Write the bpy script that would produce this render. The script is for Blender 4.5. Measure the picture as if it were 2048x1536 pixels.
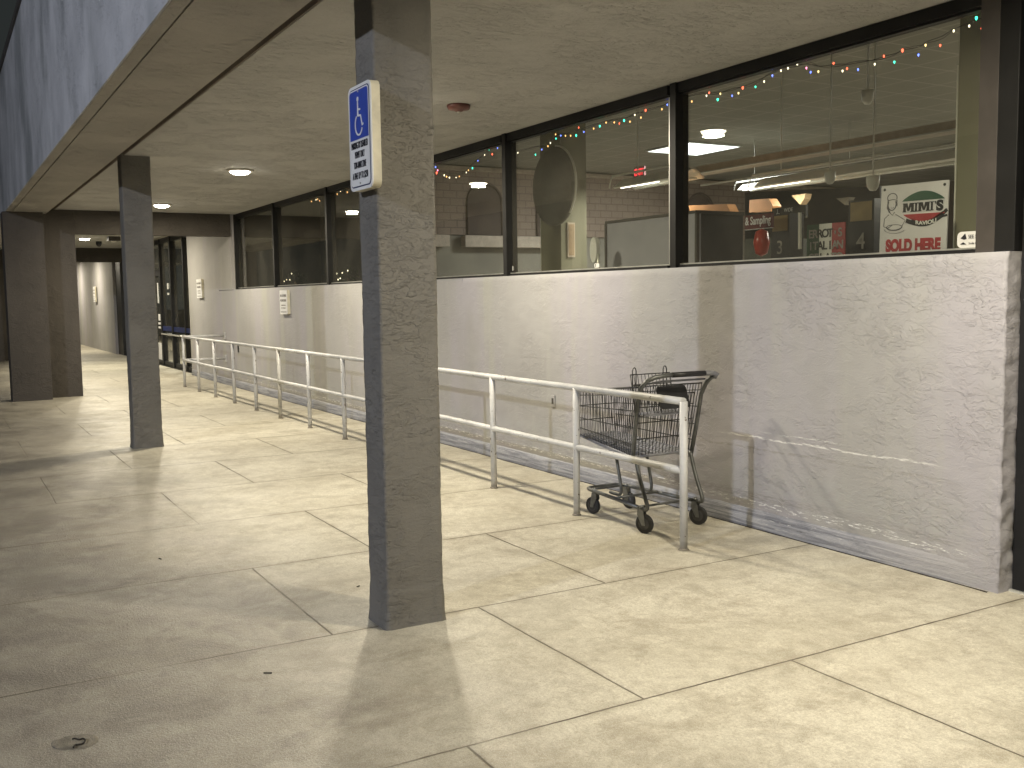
import bpy, bmesh, math, random
from mathutils import Vector, Matrix, noise
random.seed(7)
S = bpy.context.scene
for o in list(bpy.data.objects): bpy.data.objects.remove(o)
COL = S.collection

# ---------------------------------------------------------------- camera
YAW, PIT, ROLL, FPX, EYE = 1.0489672730735105, -0.08771238563640511, -0.014781413774758069, 2002.723, 1.55
fw = Vector((-math.sin(YAW)*math.cos(PIT), math.cos(YAW)*math.cos(PIT), math.sin(PIT)))
r0 = Vector((math.cos(YAW), math.sin(YAW), 0)); u0 = r0.cross(fw)
rt = r0*math.cos(ROLL) + u0*math.sin(ROLL); up = -r0*math.sin(ROLL) + u0*math.cos(ROLL)
cd = bpy.data.cameras.new('camera'); cam = bpy.data.objects.new('camera', cd); COL.objects.link(cam)
cd.sensor_width = 36; cd.lens = FPX/2048*36; cd.clip_start = 0.05; cd.clip_end = 2000
m = Matrix((rt, up, -fw)).transposed().to_4x4(); m.translation = (0, 0, EYE); cam.matrix_world = m
S.camera = cam
def ray(px, py): return fw*FPX + rt*(px-1024) + up*(768-py)
def atY(px, py, Y):
    d = ray(px, py); t = Y/d.y; return Vector((d.x*t, Y, EYE+d.z*t))

# ---------------------------------------------------------------- world, exposure
W = bpy.data.worlds.new('World'); S.world = W; W.use_nodes = True
bg = W.node_tree.nodes['Background']; bg.inputs[0].default_value = (0.040, 0.046, 0.045, 1); bg.inputs[1].default_value = 0.55
S.view_settings.view_transform = 'Standard'; S.view_settings.look = 'None'
S.view_settings.exposure = 0.0; S.view_settings.gamma = 1
S.render.resolution_x = 1024; S.render.resolution_y = 768

# ---------------------------------------------------------------- lamps' light
def lamp_light(name, loc, kind, power, color, size, parent=None, rot=(0, 0, 0)):
    l = bpy.data.lights.new(name, kind); l.energy = power; l.color = color
    if kind == 'AREA': l.shape = 'DISK'; l.size = size
    else: l.shadow_soft_size = size
    o = bpy.data.objects.new(name, l); COL.objects.link(o); o.location = loc; o.rotation_euler = rot
    if parent: o.parent = parent
    return o
WARM = (1.0, 0.895, 0.70)
DL_POWER = 108
STREET_POWER = 8600
STREET_COLOR = (0.83, 0.87, 1.0)

# ---------------------------------------------------------------- tagging
def tag(o, label=None, cat=None, group=None, kind=None):
    if label: o['label'] = label
    if cat: o['category'] = cat
    if group: o['group'] = group
    if kind: o['kind'] = kind
    return o
def empty(name, loc=(0, 0, 0), label=None, cat=None, group=None):
    o = bpy.data.objects.new(name, None); COL.objects.link(o); o.location = loc
    o.empty_display_size = 0.1
    return tag(o, label, cat, group)
def copy_tree(o, parent=None):
    c = o.copy(); COL.objects.link(c)
    if parent: c.parent = parent
    for ch in list(o.children): copy_tree(ch, c)
    return c

# ---------------------------------------------------------------- materials
class NT:
    def __init__(s, name):
        s.m = bpy.data.materials.new(name); s.m.use_nodes = True
        s.t = s.m.node_tree; s.n = s.t.nodes; s.l = s.t.links
        s.b = s.n['Principled BSDF']; s.out = s.n['Material Output']
        s.pos = s.n.new('ShaderNodeNewGeometry').outputs['Position']
    def new(s, t, **k):
        n = s.n.new(t)
        for a, v in k.items(): setattr(n, a, v)
        return n
    def put(s, sock, v):
        if hasattr(v, 'links') or hasattr(v, 'is_linked'): s.l.new(v, sock)
        else: sock.default_value = v
    def math(s, op, a, b=0.0, c=0.0, clamp=False):
        n = s.new('ShaderNodeMath', operation=op, use_clamp=clamp)
        s.put(n.inputs[0], a); s.put(n.inputs[1], b); s.put(n.inputs[2], c)
        return n.outputs[0]
    def scalev(s, v, sc, off=(0, 0, 0)):
        n = s.new('ShaderNodeMapping'); s.put(n.inputs['Vector'], v); n.inputs['Scale'].default_value = sc; n.inputs['Location'].default_value = off
        return n.outputs[0]
    def noise(s, v, scale, detail=3, rough=.55, dist=0.0, typ='FBM'):
        n = s.new('ShaderNodeTexNoise'); n.noise_type = typ
        s.put(n.inputs['Vector'], v); n.inputs['Scale'].default_value = scale; n.inputs['Detail'].default_value = detail
        n.inputs['Roughness'].default_value = rough; n.inputs['Distortion'].default_value = dist
        return n.outputs['Fac'] if 'Fac' in n.outputs else n.outputs[0]
    def ramp(s, f, a, b, lo=0.0, hi=1.0):
        n = s.new('ShaderNodeMapRange', interpolation_type='SMOOTHSTEP'); s.put(n.inputs[0], f)
        n.inputs[1].default_value = a; n.inputs[2].default_value = b; n.inputs[3].default_value = lo; n.inputs[4].default_value = hi
        return n.outputs[0]
    def mix(s, f, a, b, mode='MIX'):
        n = s.new('ShaderNodeMix', data_type='RGBA', blend_type=mode)
        s.put(n.inputs[0], f)
        for i, v in ((6, a), (7, b)):
            s.put(n.inputs[i], v if not isinstance(v, tuple) else (*v, 1.0)[:4])
        return n.outputs[2]
    def sep(s, v):
        n = s.new('ShaderNodeSeparateXYZ'); s.put(n.inputs[0], v); return n.outputs
    def bump(s, h, dist=0.01, strength=1.0, prev=None):
        n = s.new('ShaderNodeBump'); s.put(n.inputs['Height'], h); n.inputs['Distance'].default_value = dist; n.inputs['Strength'].default_value = strength
        if prev is not None: s.put(n.inputs['Normal'], prev)
        return n.outputs[0]
    def fin(s, col=None, rough=None, normal=None, metal=None, spec=None):
        if col is not None: s.put(s.b.inputs['Base Color'], (*col, 1) if isinstance(col, tuple) else col)
        if rough is not None: s.put(s.b.inputs['Roughness'], rough)
        if normal is not None: s.put(s.b.inputs['Normal'], normal)
        if metal is not None: s.put(s.b.inputs['Metallic'], metal)
        if spec is not None: s.put(s.b.inputs['Specular IOR Level'], spec)
        return s.m

def simple(name, col, rough=.5, metal=0.0, var=.12, scale=8, bump=0.0, spec=.5):
    t = NT(name); f = t.noise(t.pos, scale, 4)
    c = t.mix(t.ramp(f, .3, .7), tuple(x*(1-var) for x in col), tuple(min(1, x*(1+var)) for x in col))
    nm = t.bump(t.noise(t.pos, scale*12, 3), bump) if bump else None
    return t.fin(c, rough, nm, metal, spec)
def emis(name, col, strength):
    t = NT(name); t.fin((0.0, 0.0, 0.0), .5); t.b.inputs['Emission Color'].default_value = (*col, 1); t.b.inputs['Emission Strength'].default_value = strength
    return t.m

def trowel_height(t, scale=7.0, stretch=(1, 1, 1.7), amount=1.0):
    """skip-trowel plaster: overlapping thin plateaus with one-sided lips, smooth rests between them"""
    v = t.scalev(t.pos, stretch)
    n1 = t.noise(v, scale, 4, .55, .7)
    p1 = t.ramp(n1, .505, .528)
    p1b = t.ramp(n1, .60, .615, 0, .7)
    n2 = t.noise(t.scalev(v, (1, 1, 1), (5, 3, 1)), scale*2.1, 4, .6, .9)
    mask = t.ramp(t.noise(t.pos, scale*.28, 2, .5, .4), .38, .60, .12, 1.0)
    p2 = t.math('MULTIPLY', t.ramp(n2, .53, .555, 0, .75), mask)
    plate = t.math('MULTIPLY', t.math('ADD', p1, p1b), t.math('ADD', t.math('MULTIPLY', mask, .8), .1))
    broad = t.math('MULTIPLY', t.noise(t.pos, scale*.45, 3), 1.6)
    fine = t.math('MULTIPLY', t.noise(t.pos, 130, 4, .65), .45)
    mid = t.math('MULTIPLY', t.noise(v, scale*6, 3, .6), .5)
    return t.math('ADD', t.math('ADD', plate, p2), t.math('ADD', broad, t.math('ADD', fine, mid)))

def stucco(name, col, dist=.006, scale=7.0, stretch=(1, 1, 1.7), var=.08, rough=.8, streak=True):
    t = NT(name)
    f = t.ramp(t.noise(t.pos, 1.3, 5, .6), .3, .7)
    c = t.mix(f, tuple(x*(1-var) for x in col), tuple(x*(1+var) for x in col))
    if streak:
        s_ = t.noise(t.scalev(t.pos, (3.2, 3.2, .35)), 1.6, 4, .6)
        c = t.mix(t.ramp(s_, .52, .75, 0, .35), c, tuple(x*k for x, k in zip(col, (.72, .74, .74))))
    g = t.noise(t.pos, 60, 3, .7)
    c = t.mix(t.ramp(g, .35, .65, .1, 0), c, tuple(x*.55 for x in col))
    return t.fin(c, rough, t.bump(trowel_height(t, scale, stretch), dist, 1.0), None, .3)

def wall_mat():
    t = NT('painted_wall_stucco'); P = t.sep(t.pos); X, Z = P[0], P[2]
    col = (.52, .495, .475)
    f = t.ramp(t.noise(t.pos, .9, 5, .6), .3, .7)
    c = t.mix(f, (.312, .304, .290), (.368, .360, .346))
    tint = t.ramp(t.noise(t.scalev(t.pos, (1.1, 1, .3), (3, 1, 2)), 1.1, 3), .45, .62)
    c = t.mix(t.math('MULTIPLY', tint, .6), c, (.375, .355, .385))
    # rub marks: horizontal bands where carts scrape, plus a few bright chips
    w = t.math('MULTIPLY', t.math('SUBTRACT', t.noise(t.scalev(t.pos, (1.2, 1, 1)), 1.5, 2), .5), .05)
    z = t.math('ADD', Z, w)
    rag = t.noise(t.scalev(t.pos, (6, 6, 45)), 2.2, 4, .65)
    def band(zc, hw, x0, x1, thr0, thr1, amt, colr, c):
        b = t.ramp(t.math('ABSOLUTE', t.math('SUBTRACT', z, zc)), hw*.4, hw, 1, 0)
        inx = t.math('MULTIPLY', t.ramp(X, x0-.15, x0+.15), t.ramp(X, x1-.15, x1+.15, 1, 0))
        k = t.math('MULTIPLY', t.math('MULTIPLY', b, inx), t.ramp(rag, thr0, thr1, 0, amt))
        return t.mix(k, c, colr)
    c = band(.605, .010, -5.1, -3.5, .42, .60, .7, (.86, .85, .80), c)
    c = band(.645, .007, -4.75, -4.2, .45, .6, .8, (.80, .80, .75), c)
    c = band(.53, .012, -5.4, -3.4, .40, .56, .8, (.28, .27, .25), c)
    c = band(.84, .008, -5.0, -4.0, .45, .6, .35, (.33, .32, .29), c)
    c = band(.70, .16, -18, -5.2, .45, .6, .22, (.36, .37, .34), c)
    c = band(.30, .18, -18, -3.3, .42, .6, .42, (.36, .37, .35), c)
    c = band(.215, .035, -18, -3.3, .40, .58, .75, (.27, .26, .25), c)
    c = band(.17, .028, -18, -3.3, .54, .6, .9, (.80, .79, .76), c)
    # vertical drip stains
    s_ = t.noise(t.scalev(t.pos, (4.0, 4, .22)), 1.4, 4, .6)
    c = t.mix(t.ramp(s_, .5, .72, 0, .4), c, (.38, .375, .335))
    s2 = t.noise(t.scalev(t.pos, (1.3, 1, .12), (7, 0, 0)), 1.6, 3, .55)
    c = t.mix(t.math('MULTIPLY', t.ramp(s2, .55, .65, 0, .4), t.ramp(X, -7.5, -6.0, 1, .2)), c, (.40, .40, .33))
    h = trowel_height(t, 7.5, (1, 1, 2.0))
    h = t.math('MULTIPLY', h, t.ramp(X, -9.0, -4.6, .35, 1.0))
    return t.fin(c, t.ramp(rag, .3, .7, .62, .8), t.bump(h, .0025, 1.0), None, .35)

def curb_mat():
    t = NT('scuffed_wall_foot'); 
    v = t.scalev(t.pos, (1.5, 4, 40))
    f = t.noise(v, 1.6, 5, .65)
    c = t.mix(t.ramp(f, .35, .62), (.17, .175, .20), (.34, .345, .365))
    k = t.noise(t.scalev(t.pos, (3, 8, 60)), 2.0, 4, .7)
    c = t.mix(t.ramp(k, .64, .70), c, (.60, .60, .58))
    c = t.mix(t.ramp(k, .36, .30), c, (.12, .12, .12))
    c = t.mix(t.ramp(t.sep(t.pos)[0], -4.3, -3.2, 0, .9), c, (.36, .35, .345))
    return t.fin(c, .6, t.bump(t.math('ADD', f, t.noise(t.pos, 30, 4)), .006))

def floor_mat():
    t = NT('stained_concrete_walk'); P = t.sep(t.pos); X, Y = P[0], P[1]
    wob = t.math('MULTIPLY', t.math('SUBTRACT', t.noise(t.pos, 3.0, 3), .5), .012)
    Xw, Yw = t.math('ADD', X, wob), t.math('ADD', Y, wob)
    # slab joints: rows 1.352 m apart along the wall, cross joints staggered by half a slab
    rx = t.math('DIVIDE', t.math('ADD', Xw, 2.985), -1.352)
    fl = t.math('FLOOR', rx)
    dx = t.math('MULTIPLY', t.math('ABSOLUTE', t.math('SUBTRACT', rx, t.math('ROUND', rx))), 1.352)
    par = t.math('ABSOLUTE', t.math('MODULO', fl, 2.0))
    yo = t.math('MULTIPLY_ADD', par, -.765, 2.28)
    ry = t.math('DIVIDE', t.math('SUBTRACT', Yw, yo), 1.54)
    dy = t.math('MULTIPLY', t.math('ABSOLUTE', t.math('SUBTRACT', ry, t.math('ROUND', ry))), 1.54)
    # cross joints fade out where the old broom finish has filled in near the street
    keep = t.math('MULTIPLY', t.math('MAXIMUM', t.ramp(Y, 1.0, 1.3), t.ramp(X, -6.9, -7.1)), t.ramp(Y, 3.45, 3.6, 1, 0))
    jx = t.ramp(dx, .0022, .0065, 1, 0)
    jy = t.math('MULTIPLY', t.ramp(dy, .0022, .0065, 1, 0), keep)
    wear = t.math('MAXIMUM', t.ramp(t.noise(t.scalev(t.pos, (1, 1, 1), (3, 1, 0)), 1.3, 3), .38, .6, .22, 1.0), t.ramp(Y, 1.3, 1.9, 0, .8))
    joint = t.math('MULTIPLY', t.math('MAXIMUM', jx, jy), wear)
    halo = t.math('MULTIPLY', t.math('MAXIMUM', t.ramp(dx, .0, .06, 1, 0), t.math('MULTIPLY', t.ramp(dy, 0, .05, 1, 0), keep)), t.ramp(t.noise(t.pos, 4, 3), .35, .65, .0, .42))
    # colour
    v = t.scalev(t.pos, (1.0, .55, 1))
    n1 = t.ramp(t.noise(v, 1.1, 6, .62, .3), .33, .66)
    c = t.mix(n1, (.42, .39, .305), (.62, .59, .485))
    n2 = t.noise(t.scalev(t.pos, (1.2, 1.0, 1)), 2.6, 7, .74, .5)
    c = t.mix(t.ramp(n2, .48, .66, 0, .7), c, (.30, .262, .190))
    n3 = t.noise(t.pos, 9, 6, .75)
    c = t.mix(t.ramp(n3, .42, .62, .0, .45), c, (.70, .67, .55))
    n4 = t.noise(t.scalev(t.pos, (1, 1, 1), (3, 3, 0)), 26, 6, .8, .3)
    c = t.mix(t.ramp(n4, .46, .64, .0, .42), c, (.34, .30, .22))
    n5 = t.noise(t.scalev(t.pos, (1, 1, 1), (9, 3, 0)), 7.5, 7, .78, .6)
    c = t.mix(t.ramp(n5, .50, .62, .0, .38), c, (.31, .275, .20))
    # slab to slab tone
    cb = t.new('ShaderNodeTexWhiteNoise', noise_dimensions='2D'); cv = t.new('ShaderNodeCombineXYZ')
    t.put(cv.inputs[0], fl); t.put(cv.inputs[1], t.math('FLOOR', t.math('ADD', ry, 0))); t.l.new(cv.outputs[0], cb.inputs['Vector'])
    c = t.mix(t.math('MULTIPLY', cb.outputs['Value'], .06), c, (.30, .27, .20))
    # big dirty brown stains toward the parking side, plus dimmer light painted in
    dirt_shade = t.math('MULTIPLY', t.ramp(t.math('ADD', Y, t.math('MULTIPLY', t.math('SUBTRACT', t.noise(t.scalev(t.pos, (.5, .5, 1), (2, 2, 0)), 1.2, 4), .5), 2.2)), .45, 2.2, 1, 0), t.ramp(X, -2.4, -3.6))
    st = t.ramp(t.noise(t.scalev(t.pos, (1.0, 1.1, 1), (4, 2, 0)), 1.7, 7, .74, .6), .46, .62)
    c = t.mix(t.math('MULTIPLY', t.math('MULTIPLY', st, dirt_shade), .9), c, (.085, .072, .060))
    c = t.mix(t.math('MULTIPLY', dirt_shade, t.ramp(t.noise(t.scalev(t.pos, (1, 1.2, 1), (6, 7, 0)), 2.3, 8, .74, .5), .38, .62, .62, .92)), c, (.150, .130, .108))
    dst = t.ramp(t.noise(t.scalev(t.pos, (1, 1, 1), (1, 9, 0)), 2.4, 5, .6, 1.0), .56, .72)
    blot = t.ramp(t.noise(t.scalev(t.pos, (1.1, 1, 1), (8, 4, 0)), 4.2, 8, .78, .5), .50, .60)
    c = t.mix(t.math('MULTIPLY', blot, .34), c, (.24, .21, .155))
    c = t.mix(t.math('MULTIPLY', dst, .45), c, (.25, .225, .165))
    fine = t.noise(t.pos, 85, 4, .85)
    c = t.mix(t.ramp(fine, .40, .58, .42, 0), c, (.24, .21, .155))
    gr = t.noise(t.pos, 230, 2, .6)
    c = t.mix(t.ramp(gr, .50, .66, 0, .30), c, (.80, .78, .68))
    spk = t.noise(t.pos, 70, 2, .5)
    c = t.mix(t.ramp(spk, .68, .74, 0, .5), c, (.14, .12, .09))
    c = t.mix(halo, c, (.22, .19, .13))
    c = t.mix(joint, c, (.085, .066, .042))
    rg = t.math('ADD', t.ramp(t.noise(t.pos, 2.2, 4, .6), .35, .7, .36, .54), t.ramp(Y, 1.2, 2.6, -.04, .06))
    h = t.math('ADD', t.math('MULTIPLY', t.noise(t.pos, 55, 4, .7), .5), t.math('MULTIPLY', t.noise(t.scalev(t.pos, (1, .5, 1)), 9, 4), .55))
    peb = t.math('MULTIPLY', t.noise(t.pos, 95, 2, .5, 1.0), t.ramp(Y, 1.0, 2.4, 1.5, .25))
    h = t.math('ADD', h, peb)
    h = t.math('SUBTRACT', h, t.math('MULTIPLY', joint, 2.0))
    return t.fin(c, rg, t.bump(h, .0032, .9), None, .42)

M = {}
M['wall'] = wall_mat()
M['curb'] = curb_mat()
M['floor'] = floor_mat()
M['column'] = stucco('brown_column_stucco', (.172, .165, .148), .0036, 9.0, (1, 1, 2.2), .08)
M['column2'] = stucco('shaded_column_stucco', (.105, .096, .082), .0035, 9.0, (1, 1, 2.4), .08)  # column stucco darkened to stand for weaker lamp light
M['pier'] = stucco('brown_pier_stucco', (.070, .062, .053), .003, 7.0, (1, 1, 1.5), .12)
M['ceiling'] = stucco('tan_ceiling_stucco', (.48, .47, .44), .0095, 7, (2.6, .8, 1), .05, .8, False)
M['soffit'] = stucco('tan_beam_stucco', (.40, .378, .338), .0105, 7, (2.6, .8, 1), .07, .8, False)
M['slotdark'] = stucco('reveal_joint_paint', (.26, .225, .185), .003, 9, (1, 1, 1), .2)
def fascia_mat():
    t = NT('fascia_stucco')
    c = t.mix(t.ramp(t.noise(t.pos, .9, 5, .6), .3, .7), (.38, .385, .395), (.52, .525, .535))
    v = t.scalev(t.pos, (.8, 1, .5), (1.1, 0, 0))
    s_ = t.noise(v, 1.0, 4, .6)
    c = t.mix(t.ramp(s_, .46, .66, 0, .62), c, (.15, .165, .16))  # dark bands painted in as blurred shadow, mixed with stains
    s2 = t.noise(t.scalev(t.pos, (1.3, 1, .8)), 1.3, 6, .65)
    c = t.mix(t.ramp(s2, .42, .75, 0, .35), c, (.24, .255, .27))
    return t.fin(c, .8, t.bump(trowel_height(t, 7, (1, 1, 1.4)), .004))
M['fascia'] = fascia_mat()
M['bronze'] = simple('dark_bronze_frame', (.012, .012, .012), .5, 0, .2, 5, 0.0, .3)
M['bronze2'] = simple('brown_painted_post', (.060, .053, .048), .5, 0, .15, 5)
M['alu'] = simple('aluminium_bead', (.62, .62, .58), .35, .6, .1, 12)
M['railing'] = None
def rail_mat():
    t = NT('worn_white_pipe_paint')
    c = t.mix(t.ramp(t.noise(t.pos, 5, 4), .3, .7), (.42, .42, .41), (.53, .53, .515))
    k = t.noise(t.pos, 26, 4, .7)
    c = t.mix(t.ramp(k, .635, .66), c, (.10, .07, .05))
    c = t.mix(t.ramp(t.sep(t.pos)[2], .07, .01, 0, .55), c, (.25, .22, .18))
    return t.fin(c, .42, t.bump(t.math('ADD', t.noise(t.pos, 40, 3), k), .0015), None, .5)
M['railing'] = rail_mat()
M['white'] = simple('sign_white', (.72, .72, .70), .45, 0, .05, 6)
M['cream'] = simple('cream_sign_box', (.60, .56, .42), .5, 0, .14, 10, .001)
M['blue'] = simple('sign_blue', (.035, .07, .36), .4, 0, .1, 9)
M['navy'] = simple('sign_navy_border', (.015, .025, .10), .4, 0, .05, 9)
M['ink'] = simple('sign_ink', (.02, .02, .025), .5, 0, .1, 9)
M['faded_ink'] = simple('faded_sign_ink', (.22, .20, .18), .5, 0, .1, 9)
M['red'] = simple('red_print', (.35, .035, .045), .5, 0, .1, 9)
M['maroon'] = simple('maroon_panel', (.13, .03, .03), .5, 0, .1, 9)
M['green'] = simple('dark_green_print', (.03, .09, .06), .5, 0, .1, 9)
M['cartgrey'] = simple('grey_cart_metal', (.13, .135, .13), .38, .55, .2, 18, .0006)
M['cartplastic'] = simple('grey_cart_plastic', (.20, .205, .225), .5, 0, .12, 18, .001)
M['wire'] = simple('basket_wire', (.065, .065, .062), .4, .6, .2, 20)
M['black'] = simple('black_plastic', (.018, .018, .019), .42, 0, .2, 20, .0006)
M['rubber'] = simple('black_wheel_rubber', (.022, .022, .022), .6, 0, .2, 30, .001)
M['hub'] = simple('grey_wheel_hub', (.055, .055, .055), .45, .2, .2, 20)
M['fork'] = simple('steel_caster_fork', (.20, .205, .20), .38, .8, .2, 20)
M['lens'] = emis('lit_downlight_lens', (1.0, .93, .78), 38.0)
M['trim'] = simple('downlight_trim', (.62, .59, .52), .5)
M['smokered'] = simple('red_brown_detector', (.13, .045, .035), .45)
M['gold'] = simple('gold_panel', (.30, .22, .09), .5)
M['wood'] = simple('orange_wood', (.62, .30, .12), .5, 0, .12, 4)
M['paperbag'] = simple('tan_paper', (.36, .25, .14), .6)
M['partition'] = simple('grey_partition', (.37, .37, .42), .6, 0, .05, 4)
M['partition_dark'] = simple('charcoal_panel', (.035, .034, .036), .6)
M['intwall'] = simple('interior_plaster', (.26, .24, .19), .8, 0, .1, 1.5)
M['intdark'] = simple('interior_brown', (.10, .072, .055), .8, 0, .2, 1.5)
M['intfloor'] = simple('interior_tile', (.30, .27, .22), .35, 0, .15, 2)
M['olive'] = simple('olive_pillar_paint', (.22, .215, .145), .7, 0, .06, 3)
M['tancove'] = simple('tan_cove_trim', (.50, .42, .33), .6)
M['fixwhite'] = simple('white_fixture_enamel', (.78, .77, .70), .4, 0, .05, 6)
M['tube'] = emis('lit_fluorescent_tube', (1.0, .98, .88), 6.0)
M['troffer'] = emis('lit_troffer_panel', (.92, .97, 1.0), 3.2)
M['exit'] = emis('lit_exit_letters', (1.0, .05, .06), 2.0)
M['redballoon'] = simple('red_plastic', (.50, .07, .05), .3)
M['asphalt'] = simple('asphalt', (.045, .045, .046), .85, 0, .3, 3, .004)
M['patch'] = simple('chipped_concrete_patch', (.20, .18, .14), .75, 0, .35, 14, .006)
M['twig'] = simple('dark_twig', (.018, .014, .010), .8)
def ceil_tile_mat():
    t = NT('interior_ceiling_tiles'); P = t.sep(t.pos)
    def g(a, off): 
        q = t.math('DIVIDE', t.math('ADD', a, off), .61*2 if a is P[0] else .61)
        return t.math('MULTIPLY', t.math('ABSOLUTE', t.math('SUBTRACT', q, t.math('ROUND', q))), .61)
    k = t.ramp(t.math('MINIMUM', g(P[0], .2), g(P[1], .1)), .008, .016, 1, 0)
    c = t.mix(k, (.27, .26, .215), (.42, .41, .35))
    return t.fin(c, .8)
M['inttile'] = ceil_tile_mat()
def mural_mat():
    # block-work courses of the interior end wall
    t = NT('interior_block_wall'); P = t.sep(t.pos)
    cv = t.new('ShaderNodeCombineXYZ'); t.l.new(P[1], cv.inputs[0]); t.l.new(P[2], cv.inputs[1])
    b = t.new('ShaderNodeTexBrick'); t.l.new(cv.outputs[0], b.inputs['Vector'])
    b.inputs['Scale'].default_value = 1.7; b.inputs['Mortar Size'].default_value = .018
    b.inputs['Color1'].default_value = (.31, .24, .185, 1); b.inputs['Color2'].default_value = (.29, .222, .172, 1); b.inputs['Mortar'].default_value = (.20, .15, .115, 1)
    return t.fin(b.outputs['Color'], .8)
M['mural'] = mural_mat()
def glass_mat(name, tint, haze):
    t = NT(name)
    for n in (t.b,): t.n.remove(n)
    tr = t.new('ShaderNodeBsdfTransparent'); tr.inputs[0].default_value = (*tint, 1)
    gl = t.new('ShaderNodeBsdfGlossy'); gl.inputs['Roughness'].default_value = .004; gl.inputs[0].default_value = (.95, .95, .92, 1)
    lw = t.new('ShaderNodeLayerWeight'); lw.inputs['Blend'].default_value = .5
    fr = t.math('MULTIPLY_ADD', t.math('POWER', lw.outputs['Facing'], 5.0), .96, .04)
    mx = t.new('ShaderNodeMixShader'); t.l.new(fr, mx.inputs[0]); t.l.new(tr.outputs[0], mx.inputs[1]); t.l.new(gl.outputs[0], mx.inputs[2])
    df = t.new('ShaderNodeBsdfDiffuse'); df.inputs[0].default_value = (.5, .47, .40, 1)
    m2 = t.new('ShaderNodeMixShader'); t.l.new(t.ramp(t.noise(t.scalev(t.pos, (1, 1, .6)), 1.5, 4), .3, .7, haze*.5, haze*1.4), m2.inputs[0])
    t.l.new(mx.outputs[0], m2.inputs[1]); t.l.new(df.outputs[0], m2.inputs[2]); t.l.new(m2.outputs[0], t.out.inputs[0])
    return t.m
M['glass'] = glass_mat('dusty_window_glass', (.90, .91, .88), .034)
M['darkglass'] = glass_mat('smoked_glass', (.25, .26, .25), .03)

# ---------------------------------------------------------------- mesh helpers
class MB:
    def __init__(s): s.b = bmesh.new(); s.smooth = []
    def box(s, x0, y0, z0, x1, y1, z1, bev=0.0):
        r = bmesh.ops.create_cube(s.b, size=1, matrix=Matrix.Translation(((x0+x1)/2, (y0+y1)/2, (z0+z1)/2)) @ Matrix.Diagonal((abs(x1-x0), abs(y1-y0), abs(z1-z0), 1)))
        if bev:
            es = list({e for v in r['verts'] for e in v.link_edges})
            bmesh.ops.bevel(s.b, geom=es, offset=bev, segments=2, affect='EDGES', profile=.6)
        return s
    def tube(s, pts, r, n=10, caps=True, radii=None):
        pts = [Vector(p) for p in pts]; rings = []
        prev = None
        for i, p in enumerate(pts):
            d = (pts[min(i+1, len(pts)-1)] - pts[max(i-1, 0)]).normalized()
            if prev is None:
                a = Vector((0, 0, 1)) if abs(d.z) < .9 else Vector((1, 0, 0))
                u = d.cross(a).normalized()
            else:
                u = (prev - d*prev.dot(d)).normalized()
            prev = u; w = d.cross(u); rr = radii[i] if radii else r
            k = 1.0
            if 0 < i < len(pts)-1:
                c = (pts[i]-pts[i-1]).normalized().dot((pts[i+1]-pts[i]).normalized()); k = 1
            rings.append([s.b.verts.new(p + (u*math.cos(t)+w*math.sin(t))*rr*k) for t in [2*math.pi*j/n for j in range(n)]])
        for a, b in zip(rings, rings[1:]):
            for j in range(n):
                f = s.b.faces.new((a[j], a[(j+1) % n], b[(j+1) % n], b[j])); f.smooth = n > 5
        if caps:
            s.b.faces.new(rings[0][::-1]); s.b.faces.new(rings[-1])
        return s
    def lathe(s, prof, c, axis='Z', n=24):
        c = Vector(c); rings = []
        for rr, h in prof:
            ring = []
            for j in range(n):
                a = 2*math.pi*j/n; x, y = rr*math.cos(a), rr*math.sin(a)
                ring.append(s.b.verts.new(c + (Vector((x, y, h)) if axis == 'Z' else Vector((x, h, y)) if axis == 'Y' else Vector((h, x, y)))))
            rings.append(ring)
        for a, b in zip(rings, rings[1:]):
            for j in range(n):
                f = s.b.faces.new((a[j], a[(j+1) % n], b[(j+1) % n], b[j])); f.smooth = True
        s.b.faces.new(rings[0][::-1]); s.b.faces.new(rings[-1])
        return s
    def poly(s, pts, y0, y1):     # outline in x,z extruded from y0 (front, nearer the street) to y1
        a = [s.b.verts.new((p[0], y0, p[1])) for p in pts]; b = [s.b.verts.new((p[0], y1, p[1])) for p in pts]
        n = len(pts)
        try: s.b.faces.new(a); s.b.faces.new(b[::-1])
        except Exception: pass
        for i in range(n): s.b.faces.new((a[i], b[i], b[(i+1) % n], a[(i+1) % n]))
        return s
    def strip(s, pts, w, y0, y1, ws=None):   # stroke of width w along a polyline in x,z
        L, R = [], []
        P = [Vector((p[0], p[1])) for p in pts]
        for i, p in enumerate(P):
            d = (P[min(i+1, len(P)-1)]-P[max(i-1, 0)]).normalized(); nn = Vector((-d.y, d.x)); ww = (ws[i] if ws else w)/2
            L.append(p+nn*ww); R.append(p-nn*ww)
        for i in range(len(P)-1):
            q = [L[i], L[i+1], R[i+1], R[i]]
            s.poly([(v.x, v.y) for v in q], y0, y1)
        return s
    def build(s, name, mat, parent=None, loc=None):
        bmesh.ops.recalc_face_normals(s.b, faces=s.b.faces)
        me = bpy.data.meshes.new(name); s.b.to_mesh(me); s.b.free(); me.materials.append(mat)
        o = bpy.data.objects.new(name, me); COL.objects.link(o)
        if parent: o.parent = parent
        if loc: o.location = loc
        return o
def centre_origin(o):
    vs = o.data.vertices
    lo = Vector((min(v.co.x for v in vs), min(v.co.y for v in vs), min(v.co.z for v in vs))); hi = Vector((max(v.co.x for v in vs), max(v.co.y for v in vs), max(v.co.z for v in vs)))
    c = Vector(((lo.x+hi.x)/2, (lo.y+hi.y)/2, lo.z))
    o.data.transform(Matrix.Translation(-c)); o.location = o.location + c
    return o
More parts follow.
